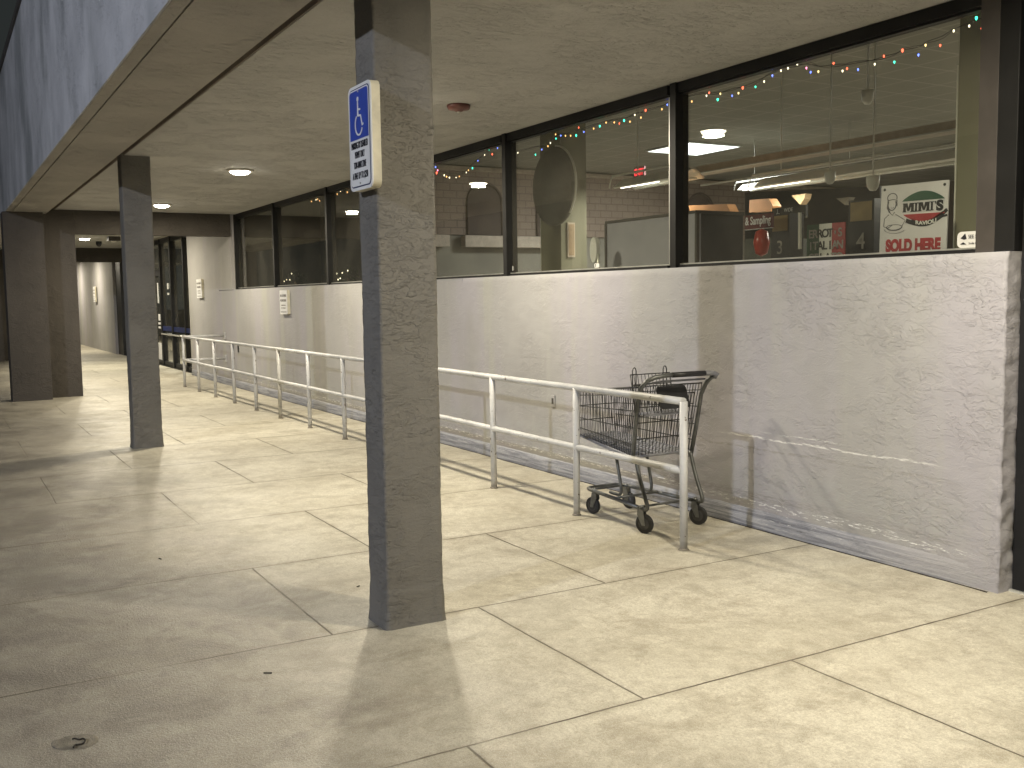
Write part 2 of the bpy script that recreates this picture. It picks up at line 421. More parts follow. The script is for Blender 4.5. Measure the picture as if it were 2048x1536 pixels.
def rounded(x0, z0, x1, z1, r, n=5):
    pts = []
    for cx, cz, a0 in ((x1-r, z1-r, 0), (x0+r, z1-r, 90), (x0+r, z0+r, 180), (x1-r, z0+r, 270)):
        for i in range(n+1):
            a = math.radians(a0+90*i/n); pts.append((cx+r*math.cos(a), cz+r*math.sin(a)))
    return pts
def smooth_path(pts, n=6):
    P = [Vector(p) for p in pts]; out = []
    for i in range(len(P)-1):
        p0, p1, p2, p3 = P[max(i-1, 0)], P[i], P[i+1], P[min(i+2, len(P)-1)]
        for k in range(n):
            t = k/n
            out.append(.5*((2*p1)+(-p0+p2)*t+(2*p0-5*p1+4*p2-p3)*t*t+(-p0+3*p1-3*p2+p3)*t**3))
    out.append(P[-1]); return out
def text(name, body, size, centre, mat, parent, width=None, bold=0.0, shear=0.0, yaw=0.0, curve=None, tilt=0.0):
    cu = bpy.data.curves.new(name, 'FONT'); cu.body = body; cu.size = size; cu.align_x = 'CENTER'; cu.align_y = 'CENTER'
    cu.extrude = .0008; cu.offset = bold; cu.shear = shear
    tmp = bpy.data.objects.new('tmp_text', cu); COL.objects.link(tmp)
    bpy.context.view_layer.update()
    me = bpy.data.meshes.new_from_object(tmp.evaluated_get(bpy.context.evaluated_depsgraph_get()))
    bpy.data.objects.remove(tmp); bpy.data.curves.remove(cu)
    xs = [v.co.x for v in me.vertices]; ys = [v.co.y for v in me.vertices]
    w = max(xs)-min(xs); cx = (max(xs)+min(xs))/2; cy = (max(ys)+min(ys))/2; k = (width/w) if width else 1
    for v in me.vertices:
        v.co.x = (v.co.x-cx)*k; v.co.y -= cy
        if curve: v.co.y += curve*(v.co.x**2)
    me.transform(Matrix.Rotation(math.radians(tilt), 4, 'Z'))
    me.transform(Matrix.Rotation(math.pi/2, 4, 'X'))
    if yaw: me.transform(Matrix.Rotation(yaw, 4, 'Z'))
    me.materials.clear(); me.materials.append(mat)
    o = bpy.data.objects.new(name, me); COL.objects.link(o); o.location = centre
    if parent: o.parent = parent
    return o

# ================================================================ SETTING
WY = 4.62          # street face of the low wall
CZ = 3.055         # canopy ceiling
BZ = 2.975         # beam soffit
GY = 4.75          # window glass
XE = -3.10         # right end of the low wall
XH = -17.9         # first cross header

tag(MB().box(-70, -1.6, -.3, 8, 4.72, 0).build('sidewalk', M['floor']), kind='structure')
tag(MB().box(-200, -160, -.42, 200, 60, -.14).build('ground', M['asphalt']), kind='structure')
tag(MB().box(-21.2, 4.86, -.10, 4, 22, .0).build('interior_floor', M['intfloor']), kind='structure')
tag(MB().box(-21.2, 4.9, 4.2, 4, 22, 4.3).build('interior_ceiling', M['inttile']), kind='structure')

# ---- building
bld = empty('store_building', (-10, 4.8, 0), 'grey stucco store front with low wall, dark framed ribbon windows and covered walk', 'building')
def B(o): 
    o.parent = bld; o.matrix_parent_inverse = Matrix.Translation((10, -4.8, 0)); return o
def ngrid_wall(x0, x1, z0, z1, y, step, amp, thick):
    """front + end faces of the wall as a fine grid whose surface really undulates"""
    b = bmesh.new(); nx = int((x1-x0)/step); nz = int((z1-z0)/step); nt = 7
    cols = []
    for i in range(nx+1+nt):
        row = []
        for k in range(nz+1):
            z = z0+(z1-z0)*k/nz
            if i <= nx: x, yy, nrm = x0+(x1-x0)*i/nx, y, Vector((0, -1, 0))
            else: x, yy, nrm = x1, y+thick*(i-nx)/nt, Vector((1, 0, 0))
            if i == nx: nrm = Vector((.7, -.7, 0))
            p = Vector((x, yy, z)); q = Vector((x*5, yy*5, z*8))
            d = noise.noise(q)*amp*.45 + noise.noise(q*3)*amp*.25
            edge = math.exp(-abs(x-x1)/.04)
            d += edge*noise.noise(Vector((3, yy*14, z*16)))*amp*1.6
            ch = .0
            if z > z1-.028: ch = .016*(z-(z1-.028))/.028
            if i == nx and z < .22: d += .012*math.exp(-((z-.12)/.06)**2)
            row.append(b.verts.new(p+nrm*d+(Vector((0, ch, 0)) if i <= nx else Vector())))
        cols.append(row)
    for a, c in zip(cols, cols[1:]):
        for k in range(nz):
            f = b.faces.new((a[k], c[k], c[k+1], a[k+1])); f.smooth = True
    b2 = MB(); b2.b.free(); b2.b = b
    return b2
w1 = ngrid_wall(-9.0, XE, 0, 1.735, WY, .018, .006, .12)
w1.box(-9.0, WY+.016, 1.70, XE-.01, WY+.17, 1.7345)
w1.box(-18.9, WY, 0, -9.0, WY+.16, 1.715)
w1.poly([(-18.9, 1.715), (-9.0, 1.715), (-9.0, 1.735), (-18.9, 1.735)], WY+.014, WY+.16)
w1.box(-9.0, WY+.10, 0, XE-.03, WY+.15, 1.70)
w1.box(-21.45, WY, 0, -18.9, WY+.16, 3.3)
w1.box(-18.9, WY, 1.735, -17.93, WY+.16, 3.3)
B(w1.build('low_wall', M['wall']))
# far stretch of wall beyond the glazed entrance
B(MB().box(-60, WY+.03, 0, -31.7, WY+.2, 3.3).build('far_wall', M['wall']))
cb = MB()
b = cb.b; prev = None
for i in range(0, 421):
    x = -21.4+(XE-.02+21.4)*i/420
    tp = min(1, max(.0, (XE-.02-x)/.5)); j = noise.noise(Vector((x*3, 1, 2)))*.004; k = noise.noise(Vector((x*9, 5, 2)))*.003
    ring = [b.verts.new((x, WY+.004-(.020-j)*tp, -.002)), b.verts.new((x, WY+.004-(.024-j)*tp, .05+k)), b.verts.new((x, WY+.004-(.018-j)*tp, .085+k)), b.verts.new((x, WY+.004-(.015-k)*tp, .115+k)), b.verts.new((x, WY+.006-.003*tp, .128+k*2))]
    if prev:
        for q in range(4): b.faces.new((prev[q], ring[q], ring[q+1], prev[q+1])).smooth = True
    prev = ring
B(cb.build('wall_foot', M['curb']))
gp = MB(); prev = None      # dark ragged gap where wall meets slab
for i in range(0, 501):
    x = -17.8+14.66*i/500; g = .008*max(0, noise.noise(Vector((x*5, 2, 8)))+.35)
    ring = [gp.b.verts.new((x, WY-.014, .003)), gp.b.verts.new((x, WY-.022-g, .0035)), gp.b.verts.new((x, WY-.023-g, .0006))]
    if prev:
        for q in range(2): gp.b.faces.new((prev[q], ring[q], ring[q+1], prev[q+1]))
    prev = ring
B(gp.build('wall_foot_gap', M['twig']))

# canopy
can = empty('walkway_canopy', (-20, 1.0, 3), 'flat stucco canopy over the walk with deep pale fascia and tan soffit', 'canopy')
def Cn(o):
    o.parent = can; o.matrix_parent_inverse = Matrix.Translation((20, -1.0, -3)); return o
Cn(MB().box(-60, 1.80, CZ, 8, 4.70, CZ+.25).build('ceiling_panel', M['ceiling']))
bm_ = MB().box(-60, 1.16, BZ, 8, 1.655, BZ+.5)
bm_.box(-60, 1.07, BZ, 8, 1.15, BZ+.5)
Cn(bm_.build('beam', M['soffit']))
Cn(MB().box(-60, 1.657, 3.13, 8, 1.798, 3.2).box(-60, 1.790, CZ+.004, 8, 1.7985, 3.128).box(-60, 1.1505, BZ+.02, 8, 1.1595, BZ+.1).build('reveal_joint', M['slotdark']))
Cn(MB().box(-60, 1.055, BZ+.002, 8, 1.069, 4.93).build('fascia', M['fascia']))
Cn(MB().box(-60, 1.03, 4.93, 8, 1.5, 5.0).box(-60, 1.07, 3.4, 8, 5.2, 3.5).build('roof_cap', M['bronze2']))
Cn(MB().box(-18.15, 2.082, 2.67, XH, WY-.002, CZ-.001).build('header_beam', M['pier']))
Cn(MB().box(-30.6, 2.082, 2.67, -30.25, WY+.1, CZ-.001).build('header_beam', M['pier']))
Cn(MB().box(-46.6, 2.082, 2.67, -46.25, WY+.1, CZ-.001).build('header_beam', M['pier']))

# columns and piers
def column(x, rich, label):
    """slender rectangular column with hand-trowelled, slightly uneven faces and a flared foot"""
    w, d = .21, .29; b = bmesh.new(); n1, n2 = (14, 20) if rich else (4, 6); nz = 200 if rich else 40
    path = [(-w/2+w*i/n1, 0, Vector((0, -1, 0))) for i in range(n1)] + [(w/2, d*i/n2, Vector((1, 0, 0))) for i in range(n2)] + \
           [(w/2-w*i/n1, d, Vector((0, 1, 0))) for i in range(n1)] + [(-w/2, d-d*i/n2, Vector((-1, 0, 0))) for i in range(n2)]
    for idx in (0, n1, n1+n2, 2*n1+n2):
        q = path[idx]; path[idx] = (q[0], q[1], (path[idx-1][2]+q[2]).normalized()*.8)
    rings = []
    for k in range(nz+1):
        z = (CZ+.02)*k/nz; fl = .011*math.exp(-z/.05) + (.004 if z < .17 else 0); ring = []
        for px, py, nv in path:
            q = Vector((px*9+x, py*9, z*9)); a = noise.noise(q)*.0028+noise.noise(q*3.3)*.0014
            if nv.length < .99: a += noise.noise(Vector((x+px*40, py*40, z*22)))*.0035
            ring.append(b.verts.new(Vector((x+px, py, z))+nv*(a+fl)))
        rings.append(ring)
    n = len(path)
    for r1, r2 in zip(rings, rings[1:]):
        for j in range(n): b.faces.new((r1[j], r1[(j+1) % n], r2[(j+1) % n], r2[j])).smooth = True
    mb = MB(); mb.b.free(); mb.b = b
    e = empty('support_column', (x, 1.9, 0), label, 'column', 'square columns along the walk edge')
    o = mb.build('shaft', M['column' if rich else 'column2'], e); o.location = (-x, -.14, 0)
    return e
column(-4.365, True, 'nearest grey brown stucco column carrying the blue disabled parking sign')
column(-11.185, True, 'plain dark stucco column without a sign, standing past the near one')
def pier(x, label, front_depth=.35):
    e = empty('stepped_pier', (x, 1.55, 0), label, 'pier', 'stepped piers under the cross headers')
    a = MB().box(-.5, -.54, 0, 0, .035, BZ-.001, .004).build('front_pier', M['pier'], e)
    c = MB().box(-.85, .0355, 0, -.35, .53, CZ-.001, .002).build('rear_pier', M['pier'], e)
    return e
pier(-17.55, 'wide brown stepped pier at the end of the first bay')
pier(-30.0, 'far brown pier seen past the left edge of the first pier')
pier(-45.9, 'farthest brown pier at the end of the walk')

# ---- ribbon windows (parts of the building)
XM = [-3.33, -5.80, -8.27, -10.74, -13.17, -15.63, -17.93]
for i in range(6):
    x1, x0 = XM[i], XM[i+1]
    hw = .052
    lo = x0+(hw if i < 5 else .02); hi = x1-(hw if i else .0)
    wn = MB()
    wn.box(lo-hw*.99, GY-.07, 1.737, lo+.012, GY+.05, 3.052)           # mullion on the far side
    wn.box(lo+.0125, GY-.05, 2.985, hi, GY+.05, 3.052)                  # head
    wn.box(lo+.0125, GY-.05, 1.737, hi, GY+.05, 1.757)                  # bottom rail
    wn.box(lo+.0125, GY-.028, 2.972, hi, GY+.03, 2.9845)
    w_ = B(wn.build('window', M['bronze']))
    MB().box(lo+.013, GY-.002, 1.7675, hi-.001, GY+.002, 2.9715).build('pane', M['glass'], w_)
    MB().box(lo+.013, GY-.030, 1.7575, hi-.001, GY+.012, 1.767).box(hi-.010, GY-.028, 1.7675, hi-.002, GY-.006, 2.97).build('glazing_bead', M['alu'], w_)
B(MB().box(-3.327, GY-.06, 1.737, -3.22, GY+.05, 3.053, .003).build('corner_post', M['bronze2']))
B(MB().box(-3.2195, GY-.06, 1.737, -3.11, GY+.03, 3.053, .003).build('corner_post', M['bronze']))

# ---- near entrance door at the right edge
dr = empty('entrance_door', (-2.4, 4.76, 0), 'dark framed glass entrance at the right end of the low wall', 'door')
f = MB()
f.box(-.69, -.035, 0, -.60, .06, 3.05); f.box(-.5995, -.03, 2.36, 1.2, .05, 2.44); f.box(-.5995, -.03, 2.95, 1.2, .05, 3.05)
f.box(-.60, -.015, .012, -.53, .045, 2.355); f.box(-.5295, -.015, .012, 1.2, .045, .16); f.box(-.5295, -.015, 2.28, 1.2, .045, 2.355)
f.build('door_frame', M['bronze'], dr)
MB().box(-.5295, .01, .161, 1.2, .016, 2.2795).box(-.5995, .01, 2.441, 1.2, .016, 2.949).build('pane', M['darkglass'], dr)
MB().box(-.72, -.05, .0, 1.2, .06, .0115).build('threshold', M['alu'], dr)

# ---- glazed entrance in the second bay
ge = empty('glazed_entrance', (-26, 4.85, 0), 'tall dark framed glass storefront with double doors, beyond the handrail', 'storefront')
fr = MB()
X0 = -26.0
def fx(a): return a-X0
for a, w, dpt in ((-21.7, .26, .24), (-22.75, .07, .12), (-24.1, .12, .14), (-25.35, .09, .12), (-27.3, .10, .12), (-29.3, .09, .12), (-31.2, .9, .26)):
    fr.box(fx(a)-w/2, -.5*dpt, 0.0, fx(a)+w/2, .5*dpt, 3.04)
fr.box(fx(-30.7), -.041, 2.92, fx(-21.9), .041, 3.041)
fr.box(fx(-30.7), -.041, 0.0, fx(-21.9), .041, .10)
fr.box(fx(-27.2), -.05, 2.16, fx(-25.45), .05, 2.30)
fr.build('frame', M['bronze'], ge)
MB().box(fx(-30.7), -.004, .1005, fx(-21.9), .004, 2.919).build('pane', M['glass'], ge)
MB().box(fx(-25.3), -.045, .84, fx(-22.0), -.035, .95).build('blue_band', M['navy'], ge)
MB().tube([(fx(-25.3), -.08, .76), (fx(-21.9), -.08, .76)], .018).build('push_rail', M['alu'], ge)
dl = MB()
for a in (-26.95, -26.33, -26.27, -25.6): dl.box(fx(a)-.03, -.03, .101, fx(a)+.03, .03, 2.155)
dl.build('door', M['bronze'], ge)
for k, (x, z, w, h) in enumerate(((-25.9, 1.15, .22, .16), (-25.9, 1.0, .3, .05), (-25.9, .9, .3, .05), (-24.7, 1.9, .16, .14), (-24.7, 1.72, .16, .05), (-25.95, 1.75, .1, .5))):
    MB().box(fx(x)-w/2, -.008, z-h/2, fx(x)+w/2, -.005, z+h/2).build('sticker', M['white'], ge)
MB().box(fx(-27.2), -.006, .10, fx(-25.4), -.0045, .52).build('kick_panel', M['white'], ge)
tag(centre_origin(MB().box(-21.53, 4.66, 1.50, -21.43, 4.718, 1.72, .015).build('key_box', M['black'])), 'small black key box on the dark jamb of the far glass entrance', 'box')

# ---- interior shell of the store
tag(MB().box(-18.55, 4.92, 0, -18.3, 22, 4.2).build('interior_end_wall', M['intwall']), kind='structure')
tag(MB().box(-18.3, 21.8, 0, 4, 22, 4.2).build('interior_back_wall', M['intdark']), kind='structure')
tag(MB().box(3.8, 4.9, 0, 4, 21.8, 4.2).build('interior_side_wall', M['intdark']), kind='structure')
tag(MB().box(-31, 8.5, 0, -18.56, 8.6, 3.3).build('lobby_wall', M['intwall']), kind='structure')
tag(MB().box(-31.6, 4.95, 3.2, -18.56, 8.5, 3.3).build('lobby_ceiling', M['intwall']), kind='structure')
tag(MB().box(-18.28, 6.4, 0, -14.0, 6.5, 4.19).box(-18.3, 4.925, 0, -18.281, 6.5, 4.19).build('added_dark_wall', M['partition_dark']), kind='structure')  # added dark wall, blocks the view so the left windows stay dark
ll = empty('lobby_light', (-25.5, 6.4, 3.19), 'lit flat ceiling light inside the far glass entrance', 'ceiling light')
MB().box(-.6, -.3, -.03, .6, .3, 0).build('diffuser', M['troffer'], ll)
lo2 = lamp_light('lobby_glow', (0, 0, -.06), 'AREA', 260, (1, .95, .85), .7, ll)
tag(MB().box(-31.6, 4.95, -.1, -21.21, 8.5, -.001).build('lobby_floor', M['intfloor']), kind='structure')
B(MB().box(-18.55, GY+.051, 0, -3.11, GY+.13, 1.72).box(-18.55, GY+.051, 3.054, 4, GY+.13, 4.3).box(-3.10, GY+.07, 3.06, 4, GY+.13, 4.3).build('inner_wall', M['intwall']))
# arcade relief on the end wall
mu = empty('arched_block_facade', (-18.3, 11, 2.8), 'mock brick facade with arched openings high on the inside end wall', 'wall panel')
MB().box(.002, -4.45, 0, .06, 9, 1.32).build('block_panel', M['mural'], mu)
MB().box(.061, -4.45, 1.28, .12, 9, 1.36).build('cornice', M['tancove'], mu)
def arch(yc, w, h):
    pts = [(yc-w/2, 0.0)]+[(yc-w/2*math.cos(math.pi*i/14), h-w/2+w/2*math.sin(math.pi*i/14)) for i in range(15)]+[(yc+w/2, 0.0)]
    m_ = MB(); a = [m_.b.verts.new((.0602, p[0], p[1])) for p in pts]; c = [m_.b.verts.new((.075, p[0], p[1])) for p in pts]
    m_.b.faces.new(c); n = len(pts)
    for i in range(n): m_.b.faces.new((a[i], c[i], c[(i+1) % n], a[(i+1) % n]))
    m_.build('arched_recess', M['intdark'], mu)
    m2 = MB(); m2.tube([(.08, p[0], p[1]) for p in pts], .03, 6); m2.build('arch_moulding', M['intdark'], mu)
for yc in (-1.1, .55, 4.6): arch(yc, .8, 1.05)
tag(centre_origin(MB().box(-18.24, 6.55, 2.55, -18.05, 9.0, 2.78).box(-18.24, 9.35, 2.55, -18.05, 12.2, 2.78).build('wall_shelf_band', M['tancove'])), 'pale horizontal valance band under the arched block facade inside', 'valance')

# pillars inside
def pillar(x0, x1, y0, y1, label, z0=0):
    o = MB().box(x0, y0, z0, x1, y1, 4.2, .004).build('interior_pillar', M['olive']); tag(centre_origin(o), label, 'pillar', 'olive pillars inside the shop')
    w2, d2 = (x1-x0)/2, (y1-y0)/2
    MB().box(-w2-.008, -d2-.004, 1.2, -w2-.001, -d2+.012, 2.85).build('edge_strip', M['fixwhite'], o)
pillar(-10.05, -9.62, 6.2, 6.55, 'olive pillar inside the third window with a framed notice on it')
pillar(-3.86, -3.62, 5.25, 5.5, 'olive pillar inside behind the end of the near window')
o = MB(); o.box(-9.618, 6.25, 1.98, -9.60, 6.42, 2.52).build
nt = empty('framed_notice', (-9.61, 6.33, 1.98), 'narrow orange framed notice on the side of the inner pillar', 'notice')
o.b.free()
MB().box(-.008, -.05, 0, .006, .05, .39).build('frame', M['tancove'], nt)
MB().box(.0065, -.035, .02, .010, .035, .37).build('sheet', M['paperbag'], nt)
# big round disc sign
dk = empty('round_disc', (-9.25, 5.85, 2.30), 'large round dark disc with bright rim hanging by the inner pillar', 'disc')
MB().lathe([(.005, 0), (.40, 0), (.42, .02), (.42, .05), (.40, .06), (.005, .06)], (0, 0, .42), 'Y', 40).build('face', simple('disc_grey', (.095, .095, .08), .5), dk)
MB().tube([(.425*math.cos(a), .03, .42+.425*math.sin(a)) for a in [math.radians(-45+130*i/30) for i in range(31)]], .013, 6).build('rim', M['fixwhite'], dk)

# ---- things inside
pt = empty('office_partition', (-7.2, 5.8, 0), 'tall grey partition cubicle behind the second window', 'partition')
MB().box(-.68, -.2, 0, .60, -.14, 2.22).build('front_panel', M['partition'], pt)
MB().box(.54, -.139, 0, .60, .33, 2.215).build('side_panel', M['partition_dark'], pt)
MB().box(-.70, -.21, 2.2205, .61, -.13, 2.245).box(.53, -.129, 2.2155, .61, .34, 2.245).box(.601, -.21, 0, .625, -.18, 2.22).box(-.71, -.21, 0, -.681, -.19, 2.22).build('trim', M['bronze2'], pt)

p = atY(1190, 500, 5.3)
ds = empty('oval_display', (p.x, 5.3, 1.70), 'white oval board on a silver stand inside the second window', 'display')
pts = [(.055*math.cos(a), .26+.115*math.sin(a)) for a in [math.pi*2*i/28 for i in range(28)]]
MB().poly(pts, -.02, .02).build('board', M['white'], ds)
MB().tube([(.06, 0, .22), (.02, 0, .0)], .012, 8).tube([(-.05, 0, .01), (.10, 0, .01)], .014, 8).build('stand', M['alu'], ds)

# counter goods seen low in the third window
bx = empty('blue_goods_rack', (-10.6, 6.2, 1.2), 'blue and white packs on a rack low in the third window', 'rack')
MB().box(-.3, 0, 0, .45, .4, .62).build('body', simple('blue_grey_card', (.12, .17, .22), .6), bx)
MB().box(-.25, -.012, .45, -.02, -.001, .60).box(.02, -.012, .5, .07, -.001, .60).box(.1, -.012, .5, .15, -.001, .60).build('pack', M['white'], bx)
hs = empty('checkout_counter', (-10.8, 8.0, 0), 'long pale checkout counter inside the third window', 'counter')
MB().box(-2.5, 0, 0, 1.8, .7, 1.45).build('body', M['intwall'], hs)
MB().box(-2.55, -.05, 1.4505, 1.85, .75, 1.52).build('top', M['tancove'], hs)

# hanging tan cove and fluorescent fixtures
cv = empty('hanging_cove', (-6.5, 8.1, 3.0), 'long tan light cove hanging under the shop ceiling', 'light fixture')
MB().box(-3.3, 0, 0, 3.5, .28, .075).build('cove', M['tancove'], cv)
MB().box(-3.3, -.012, -.012, 3.5, .02, -.001).build('bright_edge', M['fixwhite'], cv)
MB().tube([(-3.3, .3, -.11), (3.5, .3, -.11)], .012, 6).build('lower_rail', M['fixwhite'], cv)
def fluoro(x, y, z, L, label, lit):
    e = empty('hanging_fluorescent_fixture', (x, y, z), label, 'light fixture', 'hanging fluorescent fixtures')
    h = MB()
    for a, b2 in (((0, -.02, .0), (0, .16, .09)), ((0, .18, .09), (0, .34, .0))):
        h.box(.0, min(a[1], b2[1]), 0, L, max(a[1], b2[1]), .012)
    h = MB().poly([(0, 0), (.0001, 0), (.0001, .0001)], 0, .0001)
    h.b.free()
    g = MB()
    v = [g.b.verts.new(q) for q in ((0, 0, 0), (L, 0, 0), (L, .13, .10), (0, .13, .10), (0, .21, .10), (L, .21, .10), (L, .34, 0), (0, .34, 0), (0, .02, -.012), (L, .02, -.012), (L, .32, -.012), (0, .32, -.012), (0, .145, .085), (L, .145, .085), (0, .195, .085), (L, .195, .085))]
    for q in ((0, 1, 2, 3), (3, 2, 5, 4), (4, 5, 6, 7), (8, 12, 13, 9), (12, 14, 15, 13), (14, 11, 10, 15), (0, 8, 9, 1), (7, 6, 10, 11)): g.b.faces.new([v[i] for i in q])
    g.build('reflector', M['fixwhite'], e)
    MB().tube([(0, -.01, .13), (L, -.01, .13)], .013, 8).build('top_rail', M['fixwhite'], e)
    MB().tube([(0, -.01, .13), (-.05, 0, .09), (-.08, 0, .0)], .008, 8).build('end_bracket', M['fixwhite'], e)
    if lit:
        MB().tube([(.05, .08, 0), (min(L-.05, .75), .08, 0)], .014, 8).build('tube', M['tube'], e)
        MB().tube([(.05, .26, 0), (L-.05, .26, 0)], .014, 8).build('unlit_tube', M['fixwhite'], e)
        l = bpy.data.lights.new('fixture_light', 'AREA'); l.shape = 'RECTANGLE'; l.size = L-.1; l.size_y = .25; l.energy = 50*L; l.color = (1, .95, .82)
        lo_ = bpy.data.objects.new('fixture_light', l); COL.objects.link(lo_); lo_.parent = e; lo_.location = (L/2, .17, -.03)
    for q in (.25, L-.25): MB().tube([(q, .17, .10), (q, .17, 4.19-z)], .006, 6).build('hanger_rod', M['fixwhite'], e)
    return e
fluoro(-9.72, 7.0, 2.80, 1.22, 'short lit fluorescent fixture seen through the second window', True)
fluoro(-8.45, 8.0, 2.72, 2.7, 'long lit fluorescent fixture seen through the near window', True)
fluoro(-13.5, 12.4, 3.35, 2.6, 'far fluorescent fixture near the back of the shop', True)

tr = empty('ceiling_troffer', (-14.45, 12.2, 4.19), 'bright square recessed light panel in the shop ceiling', 'ceiling light')
MB().box(-.62, -.62, -.018, .62, .62, -.002).build('frame', M['fixwhite'], tr)
MB().box(-.58, -.58, -.024, .58, .58, -.019).build('diffuser', M['troffer'], tr)
l = bpy.data.lights.new('troffer_light', 'AREA'); l.shape = 'SQUARE'; l.size = 1.1; l.energy = 330; l.color = (.95, .98, 1)
lo_ = bpy.data.objects.new('troffer_light', l); COL.objects.link(lo_); lo_.parent = tr; lo_.location = (0, 0, -.03)
tr2 = copy_tree(tr); tr2.location = (-6.0, 14.5, 4.19); tr2['label'] = 'second recessed light panel deep in the shop behind the near window'
tag(tr, group='recessed light panels in the shop ceiling'); tag(tr2, group='recessed light panels in the shop ceiling')

# exit sign
p = atY(1278, 345, 12.0)
ex = empty('exit_sign', (p.x, 12.0, p.z-.09), 'small glowing red exit sign hanging deep in the shop', 'sign')
MB().box(-.16, 0, 0, .16, .04, .2).build('sign_box', M['maroon'], ex)
text('lettering', 'EXIT', .17, (0, -.004, .10), M['exit'], ex, .29, .006)

# domes
def dome(px, py, Y, label, s=1.0, drop=0.0):
    p = atY(px, py, Y)
    e = empty('ceiling_dome', (p.x, Y, p.z), label, 'dome', 'white domes hanging inside the shop')
    MB().lathe([(.004, -.10*s), (.03*s, -.095*s), (.055*s, -.06*s), (.065*s, 0), (.065*s, .05*s), (.004, .052*s)], (0, 0, 0)).build('shell', M['fixwhite'], e)
    MB().tube([(0, 0, .05*s), (0, 0, 4.19-p.z)], .007, 6).build('stem', M['fixwhite'], e)
dome(1735, 190, 7.0, 'white dome alone below the string lights in the near window', .8)
dome(1660, 352, 6.6, 'left one of the two white domes beside the shop sign', .7)
dome(1746, 362, 6.6, 'right one of the two white domes just left of the shop sign', .8)

# orange boards, bag shape, triangular pendants
def flat(name, pix, Y, mat, th, label, cat, group=None):
    P = [atY(x, y, Y) for x, y in pix]
    m_ = MB().poly([(p.x, p.z) for p in P], Y, Y+th)
    return tag(centre_origin(m_.build(name, mat)), label, cat, group)
flat('wooden_board', [(1377, 411), (1453, 408), (1461, 424), (1380, 423)], 7.2, M['wood'], .12, 'orange wooden crate side above the dark partition panel', 'board', 'orange wooden panels')
flat('wooden_board', [(1499, 400), (1537, 397), (1546, 412), (1541, 422), (1498, 425)], 7.6, M['wood'], .12, 'orange wooden panel with a handle above the sampling sign', 'board', 'orange wooden panels')
flat('pendant_triangle', [(1583, 391), (1611, 387), (1608, 398), (1600, 409)], 8.5, M['paperbag'], .1, 'tan triangular shade hanging left of the tricolour banner', 'pendant', 'triangular pendants')
flat('pendant_triangle', [(1672, 397), (1699, 394), (1694, 404), (1690, 410)], 9.5, M['intwall'], .1, 'dim triangular shade hanging above the tricolour banner', 'pendant', 'triangular pendants')

# dark back fittings
flat('dark_backdrop', [(1490, 385), (1760, 372), (1760, 540), (1490, 540)], 11.5, M['partition_dark'], .2, 'dark tall shelving standing behind the checkout lanes', 'shelving')
# sampling sign
p = atY(1516, 443, 6.4); W_ = (atY(1543, 443, 6.4)-atY(1490, 443, 6.4)).x
sg = empty('sampling_sign', (p.x, 6.4, p.z), 'maroon hanging sign with white lettering that ends in Sampling', 'sign')
MB().box(-W_/2, 0, -.062, W_/2, .03, .062).build('sign_board', M['maroon'], sg)
MB().box(-W_/2, -.003, -.066, W_/2, .028, -.0625).build('white_line', M['white'], sg)
text('lettering', '& Sampling', .10, (0, -.003, .0), simple('bright_white_print', (.92, .92, .90), .5, 0, .02), sg, W_*.96, .0018)
# lane signs
def lane(px, py, Y, w, h, label, num):
    p = atY(px, py, Y)
    e = empty('lane_marker', (p.x, Y, p.z), label, 'lane sign', 'checkout lane markers')
    MB().box(-w/2, 0, -h/2, w/2, w*.8, h/2).build('box', M['black'], e)
    MB().box(-w*.42, -.004, h*.12, w*.42, -.001, h*.46).build('gold_panel', M['gold'], e)
    text('number', num, h*.42, (0, -.004, -h*.24), simple('lane_number_grey', (.40, .38, .33), .5), e, None, .001)
    return e
lane(1560, 473, 6.6, .22, .40, 'black checkout lane marker with numeral 3 right of the red oval', '3')
lane(1722, 455, 7.6, .30, .52, 'black checkout lane marker with numeral 4 left of the shop sign', '4')
p = atY(1577, 425, 6.9)
wl = empty('wide_lane_sign', (p.x, 6.9, p.z), 'long black sign with wheelchair marks reading wide lane', 'sign')
MB().box(-.21, 0, -.055, .21, .03, .055).build('sign_board', M['black'], wl)
text('lettering', 'WIDE\nLANE', .05, (-.0, -.003, .0), M['white'], wl, .11)
MB().tube([(-.13+.022*math.cos(a), -.004, -.015+.022*math.sin(a)) for a in [math.radians(110+28*i) for i in range(10)]], .0035, 5).tube([(-.135, -.004, .04), (-.135, -.004, .0), (-.115, -.004, 0), (-.108, -.004, -.03)], .0035, 5).build('wheelchair_mark', M['white'], wl)
flat('white_post', [(1596, 425), (1600, 425), (1600, 498), (1596, 498)], 6.5, M['fixwhite'], .02, 'thin white upright post beside the wide lane sign', 'post')
p = atY(1523, 485, 6.0)
MBo = MB().lathe([(.004, -.115), (.05, -.09), (.068, 0), (.05, .09), (.004, .115)], (0, 0, 0), 'Z', 24)
ob = MBo.build('red_oval', M['redballoon']); ob.location = p; tag(ob, 'glossy red upright oval under the sampling sign', 'ornament')
flat('grey_cabinet', [(1489, 478), (1545, 476), (1545, 545), (1489, 545)], 6.9, simple('olive_grey_cabinet', (.11, .115, .10), .6), .5, 'grey green cabinet behind the red oval', 'cabinet')

